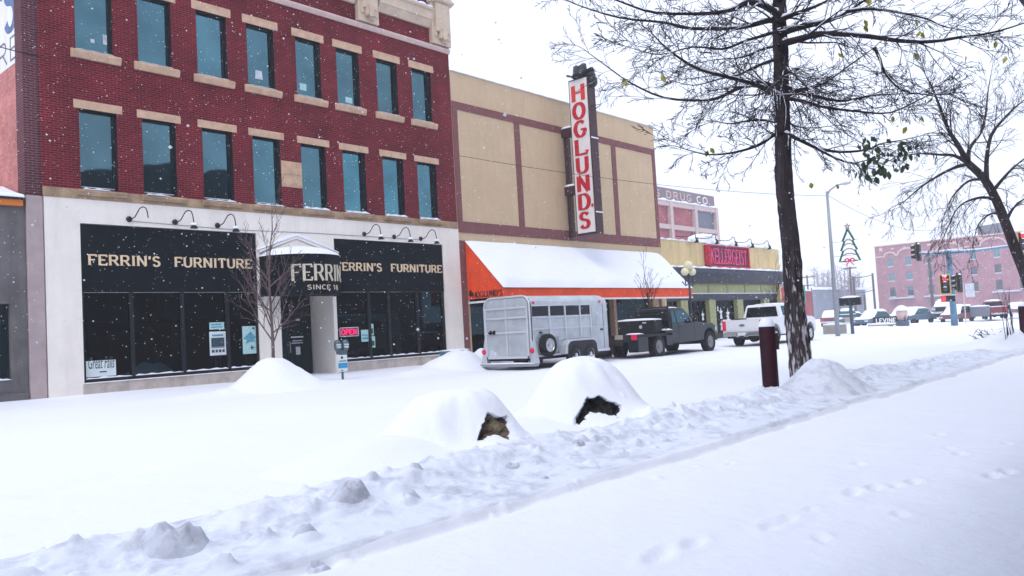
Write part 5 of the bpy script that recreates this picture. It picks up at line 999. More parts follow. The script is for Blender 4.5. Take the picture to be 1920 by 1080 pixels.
for k in range(5):
    a = rad(90+72*k); b_ = rad(90+72*k+144); mb.tube([(0, .17*math.cos(a), 1.92+.17*math.sin(a)), (0, .17*math.cos(b_), 1.92+.17*math.sin(b_))], .022, 5)
mb.build('star', 'arc_tan', td, world=False)
mb = MB()
for s in (-1, 1): mb.tube([(-.03, 0, .05), (-.03, s*.12, .16), (-.03, s*.24, .12), (-.03, s*.22, -.02), (-.03, 0, .05)], .042, 6); mb.tube([(-.03, 0, .03), (-.03, s*.10, -.10), (-.03, s*.20, -.20)], .030, 6)
mb.build('bow', 'bow_pink', td, world=False)
mb = MB(); mb.tube([(0, .95, 1.1), (0, -.5, 1.14)], .012, 4); mb.tube([(0, .95, .32), (0, -.6, .34)], .012, 4); mb.build('bracket', 'steel_grey_shade', td, world=False)
# signal mast
SX, SY = 61.0, 14.25; sm = thing('signal_mast', 'blue grey traffic signal pole with two mast arms', 'signal pole', (SX, SY, gz(SX, SY)))
mb = MB(); mb.tube([(0, 0, -.3), (0, 0, 3), (0, 0, 5.05)], [.22, .19, .16], 14); mb.build('pole', 'pole_blue', sm, world=False, smooth=True)
L1 = np.array([.45, 2.1, 5.25-gz(SX, SY)]); A0 = np.array([0, 0, 4.95])
mb = MB(); mb.tube([A0, (.2, 1.0, 5.02), (.42, 1.95, 5.12)], [.09, .075, .06], 8); mb.build('mast_arm', 'pole_blue', sm, world=False, smooth=True)
mb = MB(); mb.tube([A0, (2.0, -1.4, 5.05), (4.5, -3.4, 5.3)], [.09, .08, .06], 8); mb.build('mast_arm', 'pole_blue', sm, world=False, smooth=True)
mb = MB(); mb.tube([(0, 0, 5.06), (.2, 1.0, 5.12), (.42, 1.95, 5.21)], [.06, .05, .04], 6); mb.tube([(0, 0, 5.06), (2.0, -1.4, 5.15), (4.4, -3.3, 5.38)], [.06, .05, .04], 6); mb.ell((0, 0, 5.1), (1.0, 1.0, .10), 18, lo=0); mb.build('snow_cap', 'snow', sm, world=False, smooth=True)
def signal(px, py, k, label, rz, lit=False, group='traffic signal heads'):
    p = atK(px, py, k); r = thing('traffic_light', label, 'traffic light', tuple(p), rz, group)
    mb = MB(); mb.box(-.02, -.32, -.66, .03, .32, .66, 0); bk_ = mb.build('backplate', 'frame_black', r, world=False); mb = MB()
    for q in ((-.325, -.665, .325, -.60), (-.325, .60, .325, .665), (-.325, -.60, -.27, .60), (.27, -.60, .325, .60)): mb.box(-.03, q[0], q[1], -.021, q[2], q[3])
    mb.build('yellow_border', 'signal_yellow', bk_, world=False)
    mb = MB(); mb.box(-.20, -.17, -.52, .12, .17, .52); mb.build('housing', 'frame_black', r, world=False, bevel=.02)
    for i, z in enumerate((.34, 0, -.34)):
        mb = MB(); n = 10; P = [(-.21, .155*math.cos(rad(a)), z+.155*math.sin(rad(a))) for a in range(-30, 211, 24)]; Q = [(-.47, y, zz-.03) for _, y, zz in P]
        mb.add(P+Q, [(j, j+1, len(P)+j+1, len(P)+j) for j in range(len(P)-1)]); mb.build('visor', 'frame_black', r, world=False, fix=False)
        mb = MB(); mb.lathe([(.13, -.005), (.10, -.03), (.02, -.04)], (-.205, 0, z), 16, axis='x'); mb.build('lens', ('signal_red' if lit and i == 0 else 'car_grey'), r, world=False, smooth=True)
        mb = MB(); mb.ell((-.34, 0, z+.125), (.13, .12, .07), 10, lo=0); mb.build('snow_cap', 'snow', r, world=False, smooth=True)
    mb = MB(); mb.ell((-.03, 0, .52), (.18, .17, .12), 10, lo=0); mb.build('snow_cap', 'snow', r, world=False, smooth=True)
    return r
signal(1722, 472, 57, 'unlit traffic light at the left tip of the mast arm', rad(-100)); signal(1772, 533, 54, 'lit red traffic light mounted left of the pole, facing the viewer', rad(12), True); signal(1799, 530, 54, 'side view traffic light mounted right of the signal pole', rad(-105))
signal(1919, 452, 55, 'red traffic light hanging at the right edge from the long mast arm', rad(10), True)
pp = atK(1778, 560, 54.3); pd = thing('pedestrian_signal', 'low black pedestrian signal with a red symbol behind the signal pole', 'signal', tuple(pp), rad(10))
mb = MB(); mb.box(-.15, -.42, -.2, .15, .42, .2); mb.build('housing', 'frame_black', pd, world=False, bevel=.02); mb = MB(); mb.box(-.165, .14, -.15, -.152, .38, .15); mb.build('symbol', 'signal_red', pd, world=False); cap(-.15, .15, -.42, .42, .2, .08).parent = pd
sg = thing('street_sign', 'white sign seen from behind on a thin post right of the signal pole', 'sign', (*atK(1811, 600, 62)[:2], -.2))
mb = MB(); mb.tube([(0, 0, 0), (0, 0, 3.2)], .04, 6); mb.build('post', 'string_pink', sg, world=False); mb = MB(); mb.box(-.03, -.75, 2.05, 0, -.15, 3.1); mb.build('panel', 'frost', sg, world=False)
# push-button post with two black boxes
ps2 = onZ(1599, 626, -.06); pl = thing('crossing_post', 'green post with a pair of black crossing signals under snow', 'signal', (ps2[0], ps2[1], -.1))
mb = MB(); mb.tube([(0, 0, -.2), (0, 0, 2.0)], .10, 10); mb.build('post', 'iron_blue', pl, world=False)
for a in (-.32, .32): mb = MB(); mb.box(-.15, a-.29, 1.72, .15, a+.29, 2.18); mb.build('signal_box', 'frame_black', pl, world=False, bevel=.03)
mb = MB(); mb.ell((0, 0, 2.16), (.2, .6, .13), 14, lo=0); mb.build('snow_cap', 'snow', pl, world=False, smooth=True)
# planter box, bench, lettered board, figure stand-in
p_ = onZ(1566, 628, -.08); pbx = thing('planter_box', 'square concrete planter filled with snow at the foot of the tall lamp', 'planter', (p_[0]+.3, p_[1]+.2, -.12))
mb = MB(); mb.pz([(-.2, -.5), (.85, -.5), (.85, .55), (-.2, .55)], 0, .62); mb.build('box', 'concrete', pbx, world=False, bevel=.03); cap(-.2, .85, -.5, .55, .62, .14).parent = pbx
q_ = atK(1654, 619, 62); bc = thing('concrete_bench', 'snow covered concrete bench in front of the lettered board', 'bench', (q_[0], q_[1], q_[2]))
for y in (-.75, .55): mb = MB(); mb.box(-.2, y, 0, .2, y+.22, .34); mb.build('leg', 'concrete', bc, world=False)
mb = MB(); mb.box(-.25, -.95, .34, .25, .95, .43); mb.build('seat', 'concrete', bc, world=False, bevel=.01); cap(-.25, .25, -.95, .95, .43, .14).parent = bc
l_ = atK(1661, 604, 66); lb = thing('lettered_board', 'low dark board with white capital letters beside the figure stand-in', 'sign', (l_[0], l_[1], l_[2]-.4))
mb = MB(); mb.box(0, -.95, .25, .10, 1.0, .85); mb.build('panel', 'slate_dark', lb, world=False)
mb = MB(); letters(mb, 'LEVINE', lambda u, v, d: (-d, .75-u, v), 0, 1.55, .34, .72, thick=.2, thin=.18, serif=False, depth=.02, gap=.14); mb.build('lettering', 'white_trim', lb, world=False)
for y in (-.9, .95): mb = MB(); mb.tube([(.05, y, 0), (.05, y, .85)], .04, 6); mb.build('post', 'slate_dark', lb, world=False)
b_ = atK(1693, 614, 62); br_ = thing('figure_stand_in', 'made-up planter and pale urn under tall snow, standing in for a figure', 'planter', tuple(b_))  # planter urn made up in place of a standing figure
mb = MB(); mb.lathe([(.46, 0), (.50, .45), (.46, .5)], (0, 0, 0), 16); mb.build('base', 'car_blue', br_, world=False); mb = MB(); mb.lathe([(.30, .5), (.38, .9), (.42, 1.1), (.36, 1.25), (.44, 1.3)], (0, 0, 0), 16); mb.build('urn', 'string_pink', br_, world=False, smooth=True)
mb = MB(); mb.ell((0, 0, 1.28), (.48, .48, .42), 16, lo=0, jit=.04); mb.build('snow_cap', 'snow', br_, world=False, smooth=True)
mb = MB()
for k in range(9): a = rg = random.Random(k).uniform(0, 6.28); mb.tube([(.36*math.cos(a), .36*math.sin(a), .48), (.42*math.cos(a), .42*math.sin(a), .75), (.5*math.cos(a), .5*math.sin(a), .95)], [.05, .04, .01], 4)
mb.build('shrub', 'print_dark', br_, world=False)
# poles, wires
def upole(px, pyt, pyb, k, label, arms, r=.13, name='utility_pole'):
    a, b = atK(px+(pyb-pyt)*.06, pyb, k), atK(px, pyt, k); t = thing(name, label, 'pole', (a[0], a[1], a[2]-1))
    mb = MB(); mb.tube([(0, 0, 0), (0, 0, b[2]-a[2]+1)], [r*1.2, r], 7); mb.build('pole', 'wood_pole', t, world=False)
    if arms:
        mb = MB()
        for dz, w in arms: mb.box(-.06, -w, b[2]-a[2]+1-dz-.08, .06, w, b[2]-a[2]+1-dz+.08)
        mb.build('crossarm', 'wood_pole', t, world=False)
    return t, b
u1, t1 = upole(1514, 516, 592, 130, 'utility pole with three crossarms just right of the big trunk', [(.3, 1.3), (1.6, 1.0), (2.5, .9)])
u2, t2 = upole(1522, 540, 594, 150, 'shorter bare utility pole beside the crossarmed pole', [])
u3, t3 = upole(1594, 500, 560, 110, 'utility pole rising behind the crossing signals', [(.2, .9)])
u4, t4 = upole(1601, 518, 600, 105, 'thin pole joined by wires to the far block', []); u5, t5 = upole(1637, 512, 580, 108, 'thin pole standing against the left corner of the far block', [])
u6, t6 = upole(1743, 470, 580, 100, 'dark leaning pole in front of the far block windows', [], r=.16); u7, t7 = upole(1621, 552, 590, 112, 'short thin pole at the left of the far block', [])
def wire(a, b, sag, r, label, n=14, m='frame_black'):
    a, b = np.array(a), np.array(b); mb = MB(); mb.tube([a+(b-a)*i/n-np.array([0, 0, sag*4*(i/n)*(1-i/n)]) for i in range(n+1)], r, 4); o = mb.build('overhead_wire', m); tag(o, label, 'wire', 'overhead wires'); return o
wire(t4-np.array([0, 0, .2]), t5-np.array([0, 0, .2]), .1, .05, 'upper wire between the two thin poles', m='wood_pole'); wire(t4-np.array([0, 0, 2.2]), t5-np.array([0, 0, 2.2]), .1, .05, 'lower wire between the two thin poles', m='wood_pole')
wire(t3-np.array([0, 0, 2.2]), atK(1571, 518, 100), .2, .03, 'upper wire from the pole behind the crossing signals', m='wood_pole'); wire(t3-np.array([0, 0, 3.4]), atK(1573, 533, 100), .2, .03, 'lower wire from the pole behind the crossing signals', m='wood_pole')
wire((LPX, LPY, 7.75), onY(862, 292, 23.3), .35, .012, 'long thin wire crossing the tan wall to the tall lamp'); wire(onY(-20, 82, 21.5), onY(76, 106, 23.5), .02, .012, 'thin wire crossing the corner of the painted sign'); wire((LPX, LPY, 7.8), atK(1760, 430, 75), .8, .015, 'thin wire running from the tall lamp to the far corner')

# ------------------------------------------------------------------ boulders with snow mantles
def inpoly(x, y, P):
    c = False; j = len(P)-1
    for i in range(len(P)):
        if (P[i][1] > y) != (P[j][1] > y) and x < (P[j][0]-P[i][0])*(y-P[i][1])/(P[j][1]-P[i][1]+1e-9)+P[i][0]: c = not c
        j = i
    return c
def polydist(x, y, P):
    b = 1e9
    for i in range(len(P)):
        ax, ay = P[i-1]; bx, by = P[i]; t = max(0, min(1, ((x-ax)*(bx-ax)+(y-ay)*(by-ay))/((bx-ax)**2+(by-ay)**2+1e-9))); b = min(b, math.hypot(x-ax-t*(bx-ax), y-ay-t*(by-ay)))
    return b
def boulder(label, c, rx, ry, h, bare, seed, m, skirt=1.7, pw=3.2, left=.2):
    """snow dome over a rock, running out into a soft skirt; bare = outline of the bare rock face, sunk a hand's breadth behind the snow lip"""
    r = thing('boulder', label, 'boulder', (c[0], c[1], gz(*c)-.03)); base = r.location.z; nu, nv = 440, 190
    a, q = np.meshgrid(2*np.pi*np.arange(nu)/nu, skirt*np.arange(nv+1)/nv, indexing='ij'); a, q = a.ravel(), q.ravel()
    lobes = 1+.09*np.sin(a+seed)+.06*np.sin(2*a+seed*1.7)+.035*np.sin(3*a); al = math.atan2(-CR[1], -CR[0]); lobes = lobes*(1+left*np.maximum(0, np.cos(a-al))**1.5)*(1+.10*vnoise(np.cos(a)*1.6+seed, np.sin(a)*1.6+q*1.1, seed+3)+.05*vnoise(np.cos(a)*4+seed, np.sin(a)*4+q*3.2, seed+4)); x, y = rx*q*lobes*np.cos(a), ry*q*lobes*np.sin(a)
    b = np.exp(-(q**pw)*.72); g = ground_z(c[0]+x, c[1]+y)-base; wx, wy = c[0]+x, c[1]+y
    n1 = fbm(wx*.9, wy*.9, seed+5, 3); n2 = fbm(wx*3.1, wy*3.1, seed+9, 3); n3 = fbm(wx*2.5+wy*2, wy*9-wx*6, seed+12, 3)
    z = np.clip(g, -.1, .25)*(1-b)+h*b*(1+.10*n1)+.03*n2*b+.015-.05*np.maximum(0, (q-1.35)/.3)**2
    P = np.stack([wx, wy, base+z], 1)-CAMP; kk = P@CF; px, py = 960+FPX*(P@CR)/kk, 540-FPX*(P@CU)/kk
    px = px+4*vnoise(px*.11, py*.11, seed)+2*vnoise(px*.3, py*.3, seed+1); py = py+4*vnoise(px*.11+50, py*.11, seed)+2*vnoise(px*.3+9, py*.3, seed+1)
    INS = np.zeros(len(a), bool); bx = np.array(bare); cand = np.nonzero((px > bx[:, 0].min()) & (px < bx[:, 0].max()) & (py > bx[:, 1].min()) & (py < bx[:, 1].max()) & (np.cos(a)*c[0]+np.sin(a)*c[1] < 3.0) & (q > .3))[0]
    for t in cand:
        if inpoly(px[t], py[t], bare):
            INS[t] = True; d = min(1, polydist(px[t], py[t], bare)/6.0); rk = float(fbm(px[t:t+1]*.06, py[t:t+1]*.05, seed+2, 5)[0]); s_ = .065+.075*d-.15*rk*d
            x[t] -= s_*math.cos(a[t]); y[t] -= s_*math.sin(a[t]); z[t] += -.02*d+.05*rk*d
    V = list(zip(x, y, z))
    fs, fr = [], []
    for i in range(nu):
        for k in range(nv):
            q4 = (i*(nv+1)+k, ((i+1) % nu)*(nv+1)+k, ((i+1) % nu)*(nv+1)+k+1, i*(nv+1)+k+1); (fr if all(INS[t] for t in q4) else fs).append(q4)
    for nm, ff, mm, sm in (('snow_mantle', fs, 'snow', True), ('rock', fr, m, False)):
        us = sorted({t for f in ff for t in f}); mpx = {t: n for n, t in enumerate(us)}; mb = MB(); mb.add([V[t] for t in us], [tuple(mpx[t] for t in f) for f in ff]); mb.build(nm, mm, r, world=False, smooth=sm, fix=False)
    return r
c2 = (9.72, 7.28)
boulder('tall snow domed boulder with a black hollow near the bollard', c2, .73, .72, .98, [(1073, 800), (1078, 785), (1087, 768), (1097, 752), (1104, 744), (1115, 746), (1124, 742), (1140, 752), (1158, 756), (1170, 766), (1167, 776), (1160, 783), (1135, 778), (1108, 774), (1098, 786), (1085, 798)], 4, 'rock', pw=3.2, left=.08, skirt=1.75)
c1 = (7.20, 7.36)
boulder('low snow domed boulder showing brown and mossy rock on its right end', c1, .56, .56, .70, [(896, 827), (901, 810), (905, 796), (911, 780), (918, 772), (926, 780), (936, 784), (951, 778), (960, 790), (964, 810), (965, 832), (950, 824), (937, 817), (923, 817), (911, 829)], 9, 'rock_brown', skirt=1.6, pw=3.5, left=.48)
# drifts heaped against them
heap('snow_drift', 'smooth drift of snow filling the gap between the two boulders', (8.45, 7.45), 1.5, 1.3, .22, 11, sharp=.7, lumps=.05); heap('snow_drift', 'long drift trailing left of the low boulder', (6.0, 7.6), 1.7, 1.1, .26, 12, sharp=.7, lumps=.05)
def stone(label, px, py, s, seed, m='rock_brown', z=-.1, name='stone'):
    p = onZ(px, py, z); r_ = random.Random(seed); mb = MB(); mb.ell((p[0], p[1], gz(p[0], p[1])+s*.1), (s, s*.7, s*.8), 12, jit=.18, seed=seed); o = mb.build(name, m, smooth=False); tag(o, label, 'stone'); return o
stone('small brown stone poking out of snow left of the low boulder', 771, 860, .075, 1)
def chunk(label, px, py, z, rx, ry, h, seed):
    p = onZ(px, py, z)
    def f(u, v):
        a = 2*math.pi*u; q = v*(1+.22*float(vnoise(np.array([math.cos(a)*1.5+seed]), np.array([math.sin(a)*1.5]), seed)[0]))
        x, y = p[0]+rx*1.35*q*math.cos(a), p[1]+ry*1.35*q*math.sin(a); n_ = float(fbm(np.array([x*11]), np.array([y*11]), seed, 4)[0])
        return (x, y, gz(x, y)+h*.75*math.exp(-(q*1.25)**5)*(1+.35*n_)+.02*n_*(1-v**3)-.02*v**3)
    mb = MB(); mb.sheet(f, 56, 28); o = mb.build('snow_chunk', 'snow_dirty', smooth=True, fix=False); tag(o, label, 'snow chunk', 'dirty snow chunks along the ridge'); return o
chunk('largest dirty grey snow chunk at the lower left of the ridge', 330, 1022, -.08, .19, .14, .09, 21); chunk('dirty grey snow chunk with a peaked top above the lower left ridge', 656, 935, -.04, .16, .11, .07, 22)
for i, (px, py, s, lab) in enumerate(((782, 900, .055, 'small dirty lump left on the ridge below the small brown stone'), (772, 926, .06, 'dirty lump lower on the ridge below the small brown stone'), (572, 985, .07, 'dirty lump on the ridge between the two big dirty chunks'), (1085, 838, .055, 'dirty lump on the ridge below the tall boulder'), (960, 872, .06, 'dirty lump on the ridge below the low boulder'), (1020, 880, .035, 'tiny dirty lump on the ridge right of the low boulder'), (595, 1015, .06, 'dirty lump low on the ridge nearest the big grey chunk'))):
    chunk(lab, px, py, -.06, s*1.3, s, s*.7, 30+i)
hp = onZ(1560, 735, -.12); heap('snow_heap', 'rounded grey snow heap against the foot of the big tree', (hp[0]+.15, hp[1]+.15), 1.15, .95, .56, 8, m='snow_ploughed', sharp=1.0, lumps=.2)
rb = atK(1868, 626, 30); rbz = gz(rb[0], rb[1]); sb = thing('snowy_shrub', 'low snow crusted shrub by the right hand bollard', 'shrub', (rb[0], rb[1], rbz))
mb = MB(); mb.ell((0, -.25, .05), (.5, .75, .42), 16, jit=.12, seed=3); mb.build('snow_cap', 'snow', sb, world=False, smooth=True)
mb = MB(); r_ = random.Random(2)
for k in range(60):
    a = r_.uniform(0, 6.28); q = np.array([r_.uniform(-.4, .3), r_.uniform(-.4, .75), r_.uniform(.0, .3)]); mb.tube([q, q+np.array([.2*math.cos(a), .25*math.sin(a), r_.uniform(.0, .22)])], .012, 3)
mb.build('twigs', 'twig', sb, world=False)
hp2 = atK(1880, 640, 27); heap('snow_drift', 'low drift in front of the snow crusted shrub', (hp2[0], hp2[1]), 3.2, 1.8, .32, 15, sharp=.7)

# ------------------------------------------------------------------ trees
def grow(mb, p, d, L, r, lev, rg, droop, spread, leaves=None, sides=4, kids=(7, 5, 4), kl=(.42, .45, .5), snow=None, wig=.22):
    n = 5 if lev < 2 else (4 if lev == 2 else 3); pts = [np.array(p, float)]; d = np.array(d, float); d /= np.linalg.norm(d)
    for i in range(n):
        d = d+np.array([rg.gauss(0, wig), rg.gauss(0, wig), rg.gauss(0, wig*.8)-droop]); d /= np.linalg.norm(d); pts.append(pts[-1]+d*L/n)
    rs = [max(r*(1-.75*i/n), .0050) for i in range(n+1)]
    mb.tube(pts, rs, max(3, sides), cap=False)
    if snow is not None and lev <= 1: snow.append((pts, rs))
    if lev < len(kids): twigs_on(mb, pts, rs, L, lev, rg, droop, spread, leaves, sides, kids, kl, snow, wig)
    elif leaves is not None and rg.random() < .02: leaves.append(pts[-1])
def twigs_on(mb, pts, rs, L, lev, rg, droop, spread, leaves, sides, kids, kl, snow, wig, t0=.12):
    n = len(pts)-1
    for k in range(kids[lev]):
        t = t0+(1-t0)*(k+rg.random())/kids[lev]; f = t*n; i = min(int(f), n-1); q = pts[i]+(pts[i+1]-pts[i])*(f-i); ax = pts[i+1]-pts[i]; ax = ax/(np.linalg.norm(ax)+1e-9)
        v = np.array([rg.gauss(0, 1), rg.gauss(0, 1), rg.gauss(0, .8)]); v -= ax*(v@ax); v /= np.linalg.norm(v)+1e-9
        a = rg.uniform(*spread); dd = ax*math.cos(a)+v*math.sin(a); rr = rs[i]*(1-(f-i))+rs[i+1]*(f-i)
        grow(mb, q, dd, L*kl[lev]*rg.uniform(.6, 1.25)*(1.05-.45*t), rr*.62, lev+1, rg, droop, spread, leaves, max(3, sides-1), kids, kl, snow, wig)
def snow_on(mb, pts, rs, rg, f=.75):
    pts = [np.array(p) for p in pts]; i = 0
    while i < len(pts)-1:
        j = min(len(pts)-1, i+rg.randint(1, 4))
        if rg.random() < .75: mb.tube([pts[k]+np.array([0, 0, rs[k]*.62]) for k in range(i, j+1)], [rs[k]*f*(.3 if k in (i, j) else 1) for k in range(i, j+1)], 5)
        i = j
def smooth_path(P, n=4):
    P = [np.array(p, float) for p in P]; o = []
    for i in range(len(P)-1):
        p0, p1, p2, p3 = P[max(i-1, 0)], P[i], P[i+1], P[min(i+2, len(P)-1)]
        for k in range(n):
            t = k/n; o.append(.5*((2*p1)+(-p0+p2)*t+(2*p0-5*p1+4*p2-p3)*t*t+(-p0+3*p1-3*p2+p3)*t**3))
    o.append(P[-1]); return o
def leaf(mb, p, s, rg):
    d = np.array([rg.gauss(0, .5), rg.gauss(0, .5), -1.0]); d /= np.linalg.norm(d); w = np.cross(d, np.array([rg.gauss(0, 1), rg.gauss(0, 1), .1])); w /= np.linalg.norm(w)+1e-9; nn = np.cross(d, w)
    V = [p, p+d*s*.35+w*s*.30+nn*s*.08, p+d*s*.75+w*s*.20, p+d*s, p+d*s*.75-w*s*.20, p+d*s*.35-w*s*.30+nn*s*.08, p+d*s*.5-nn*s*.05]
    mb.add(V, [(0, 1, 6), (1, 2, 6), (2, 3, 6), (3, 4, 6), (4, 5, 6), (5, 0, 6)])
rgT = random.Random(12)
K0 = 15.6
tb = atK(1505, 722, K0); bt = thing('bare_tree', 'big nearly bare tree with snowy limbs beside the maroon bollard', 'tree', (tb[0], tb[1], tb[2]-.1))
TP = [(1506, 745, 22.5), (1503, 700, 20.5), (1497, 640, 18.5), (1489, 560, 16.5), (1481, 450, 15), (1471, 330, 13.8), (1466, 220, 13.2), (1464, 130, 12.6), (1462, 50, 12), (1461, -60, 10), (1459, -180, 7), (1458, -290, 3)]
tp = smooth_path([atK(x, y, K0+.02*i) for i, (x, y, w) in enumerate(TP)], 22); ws = np.interp(np.linspace(0, len(TP)-1, len(tp)), range(len(TP)), [w for _, _, w in TP])*K0/FPX
mb = MB(); n = 72; vs = []; aa = 2*np.pi*np.arange(n)/n
for i, p in enumerate(tp):
    rdg = np.abs(vnoise(np.cos(aa)*4.5+3, np.sin(aa)*4.5+p[2]*1.3, 77))*2; rdg2 = np.abs(vnoise(np.cos(aa)*10+1, np.sin(aa)*10+p[2]*5, 78))*2
    q = ws[i]*(1+.06*np.sin(3*aa+p[2]*2))+.055*(rdg-.35)*min(1, ws[i]/.2)+.030*(rdg2-.3)*min(1, ws[i]/.2)
    vs += [(p[0]+q[j]*math.cos(aa[j]), p[1]+q[j]*math.sin(aa[j]), p[2]) for j in range(n)]
mb.add(vs, [(i*n+j, i*n+(j+1) % n, (i+1)*n+(j+1) % n, (i+1)*n+j) for i in range(len(tp)-1) for j in range(n)]); mb.build('trunk', 'bark', bt, smooth=True)
mb = MB(); p = atK(1512, 722, K0-.3); mb.ell((p[0], p[1], p[2]-.05), (.13, .10, .26), 12, jit=.1); mb.build('bark_snow', 'snow', bt, smooth=True)
LIMBS = [  # pixel polylines with half width, and depth drift along the limb
 ([(1462, 30), (1435, 12), (1404, 4), (1370, 18), (1326, 25), (1231, 24), (1171, 6), (1110, -18)], 7.5, -1.0), ([(1464, 40), (1442, 38), (1410, 47), (1372, 53), (1294, 53), (1245, 42), (1161, 33), (1083, 9), (1050, -6)], 6.5, .9),
 ([(1466, 185), (1448, 174), (1420, 160), (1386, 150), (1312, 130), (1273, 108), (1245, 86), (1220, 60)], 6.5, -1.8), ([(1466, 172), (1430, 155), (1390, 163), (1350, 182), (1316, 188), (1245, 183), (1182, 155), (1136, 123), (1094, 92)], 5.5, 1.2),
 ([(1465, 110), (1449, 113), (1420, 124), (1383, 141), (1350, 148), (1300, 160), (1255, 150)], 4.5, 2.0), ([(1464, 55), (1448, 62), (1400, 76), (1355, 92), (1300, 88), (1240, 102), (1190, 92)], 4.0, -2.4),
 ([(1468, 250), (1450, 254), (1430, 268), (1407, 278), (1370, 287), (1330, 290), (1300, 284), (1270, 275)], 4.5, -.8), ([(1467, 232), (1440, 226), (1407, 226), (1370, 232), (1337, 228), (1310, 238)], 3.6, 1.5),
 ([(1463, 85), (1430, 92), (1390, 108), (1340, 112), (1290, 122)], 3.6, 2.6), ([(1463, 0), (1430, -25), (1380, -40), (1300, -50), (1220, -60)], 6, .5),
 ([(1466, 82), (1490, 76), (1536, 64), (1580, 64), (1633, 69), (1690, 77), (1747, 78), (1800, 70), (1840, 65), (1880, 56), (1930, 40)], 7.5, -2.2), ([(1464, 62), (1490, 54), (1536, 43), (1562, 36), (1588, 22), (1625, -2), (1660, -30)], 7.5, .8),
 ([(1463, 38), (1480, 30), (1514, 18), (1555, 0), (1590, -22)], 7, -.6), ([(1467, 184), (1488, 174), (1515, 166), (1540, 159), (1565, 143), (1588, 126), (1640, 88), (1665, 60)], 4.8, 1.4),
 ([(1467, 186), (1488, 186), (1520, 194), (1551, 202), (1610, 209), (1670, 211), (1736, 181), (1765, 176)], 4.5, -1.2), ([(1467, 160), (1510, 176), (1570, 189), (1600, 186), (1647, 178), (1710, 176), (1773, 178)], 4.2, 1.0),
 ([(1470, 250), (1484, 255), (1515, 270), (1544, 285), (1570, 298), (1598, 306), (1625, 300)], 5.0, -.9), ([(1529, 278), (1575, 285), (1625, 281), (1650, 270), (1690, 263), (1712, 258)], 3.2, -1.4),
 ([(1588, 22), (1625, 17), (1677, 22), (1736, 35), (1765, 48), (1795, 55), (1840, 58)], 3.6, 1.2), ([(1640, 90), (1650, 112), (1660, 138), (1692, 170), (1740, 178), (1790, 190)], 3.6, -.8),
 ([(1462, -20), (1500, -40), (1560, -55), (1640, -60)], 6, 1.0), ([(1466, 130), (1475, 128), (1490, 140), (1510, 160), (1530, 172)], 4.5, -3.0), ([(1468, 215), (1475, 225), (1490, 236), (1520, 240), (1560, 236)], 3.6, 2.2), ([(1466, 140), (1458, 150), (1440, 170), (1425, 200)], 4.0, -2.8)]
mb = MB(); sn = []; lv = []
limb_pts = []
for P, w, dk_ in LIMBS:
    nP = len(P); pt = smooth_path([atK(x, y, K0+dk_*(i/(nP-1))+.05*i) for i, (x, y) in enumerate(P)], 3); L = sum(np.linalg.norm(pt[i+1]-pt[i]) for i in range(len(pt)-1))
    rs = [max(w*1.08*K0/FPX*(1-.88*(i/(len(pt)-1))**.68), .008) for i in range(len(pt))]
    mb.tube(pt, rs, 7); sn.append((pt, rs)); limb_pts += pt[4:]
    k0 = int(7+L*3.6)
    twigs_on(mb, pt, [max(q*.6, .010) for q in rs], min(L, 2.8), 0, rgT, .03, (.35, 1.0), lv, 4, (k0, 5, 3), (.46, .46, .46), sn, .15, t0=.08)
    grow(mb, pt[-1], pt[-1]-pt[-3], .75, rs[-1], 1, rgT, .02, (.3, .8), lv, 4, (0, 8, 4), (.4, .5, .5), None, .14)
mb.build('crown', 'twig', bt, smooth=True, fix=False)
ms = MB(); rs_ = random.Random(4)
for pt, rs in sn: snow_on(ms, pt, rs, rs_, .95)
ms.build('branch_snow', 'snow', bt, smooth=True, fix=False)
LV = [(1168, 152), (1172, 158), (1240, 146), (1327, 287), (1332, 282), (1316, 98), (1620, 42), (1621, 52), (1717, 44), (1725, 62), (1727, 66), (1765, 68), (1713, 103), (1838, 66), (1846, 72), (1867, 82), (1810, 110), (1886, 110), (1571, 104), (1531, 128), (1674, 222), (1727, 222), (1750, 186), (1737, 192), (1722, 198), (1700, 242), (1617, 250), (1520, 347), (1630, 2), (1570, 350)]
ly = MB()
for i, (x, y) in enumerate(LV): leaf(ly, atK(x, y-5, K0+rgT.uniform(-.8, .8)), rgT.uniform(.13, .18), rgT)
l_ = ly.build('yellow_leaves', 'leaf_yellow', bt, fix=False)
lg = MB()
for i in range(88):
    x, y = rgT.choice([(1625, 270), (1640, 285), (1690, 270), (1705, 285), (1680, 300), (1665, 296), (1620, 305), (1650, 315), (1632, 325)]); leaf(lg, atK(x+rgT.gauss(0, 12), y+rgT.gauss(0, 9), K0-1.2+rgT.uniform(-.5, .5)), rgT.uniform(.10, .165), rgT)
lg.build('green_leaves', 'leaf_green', bt, fix=False)
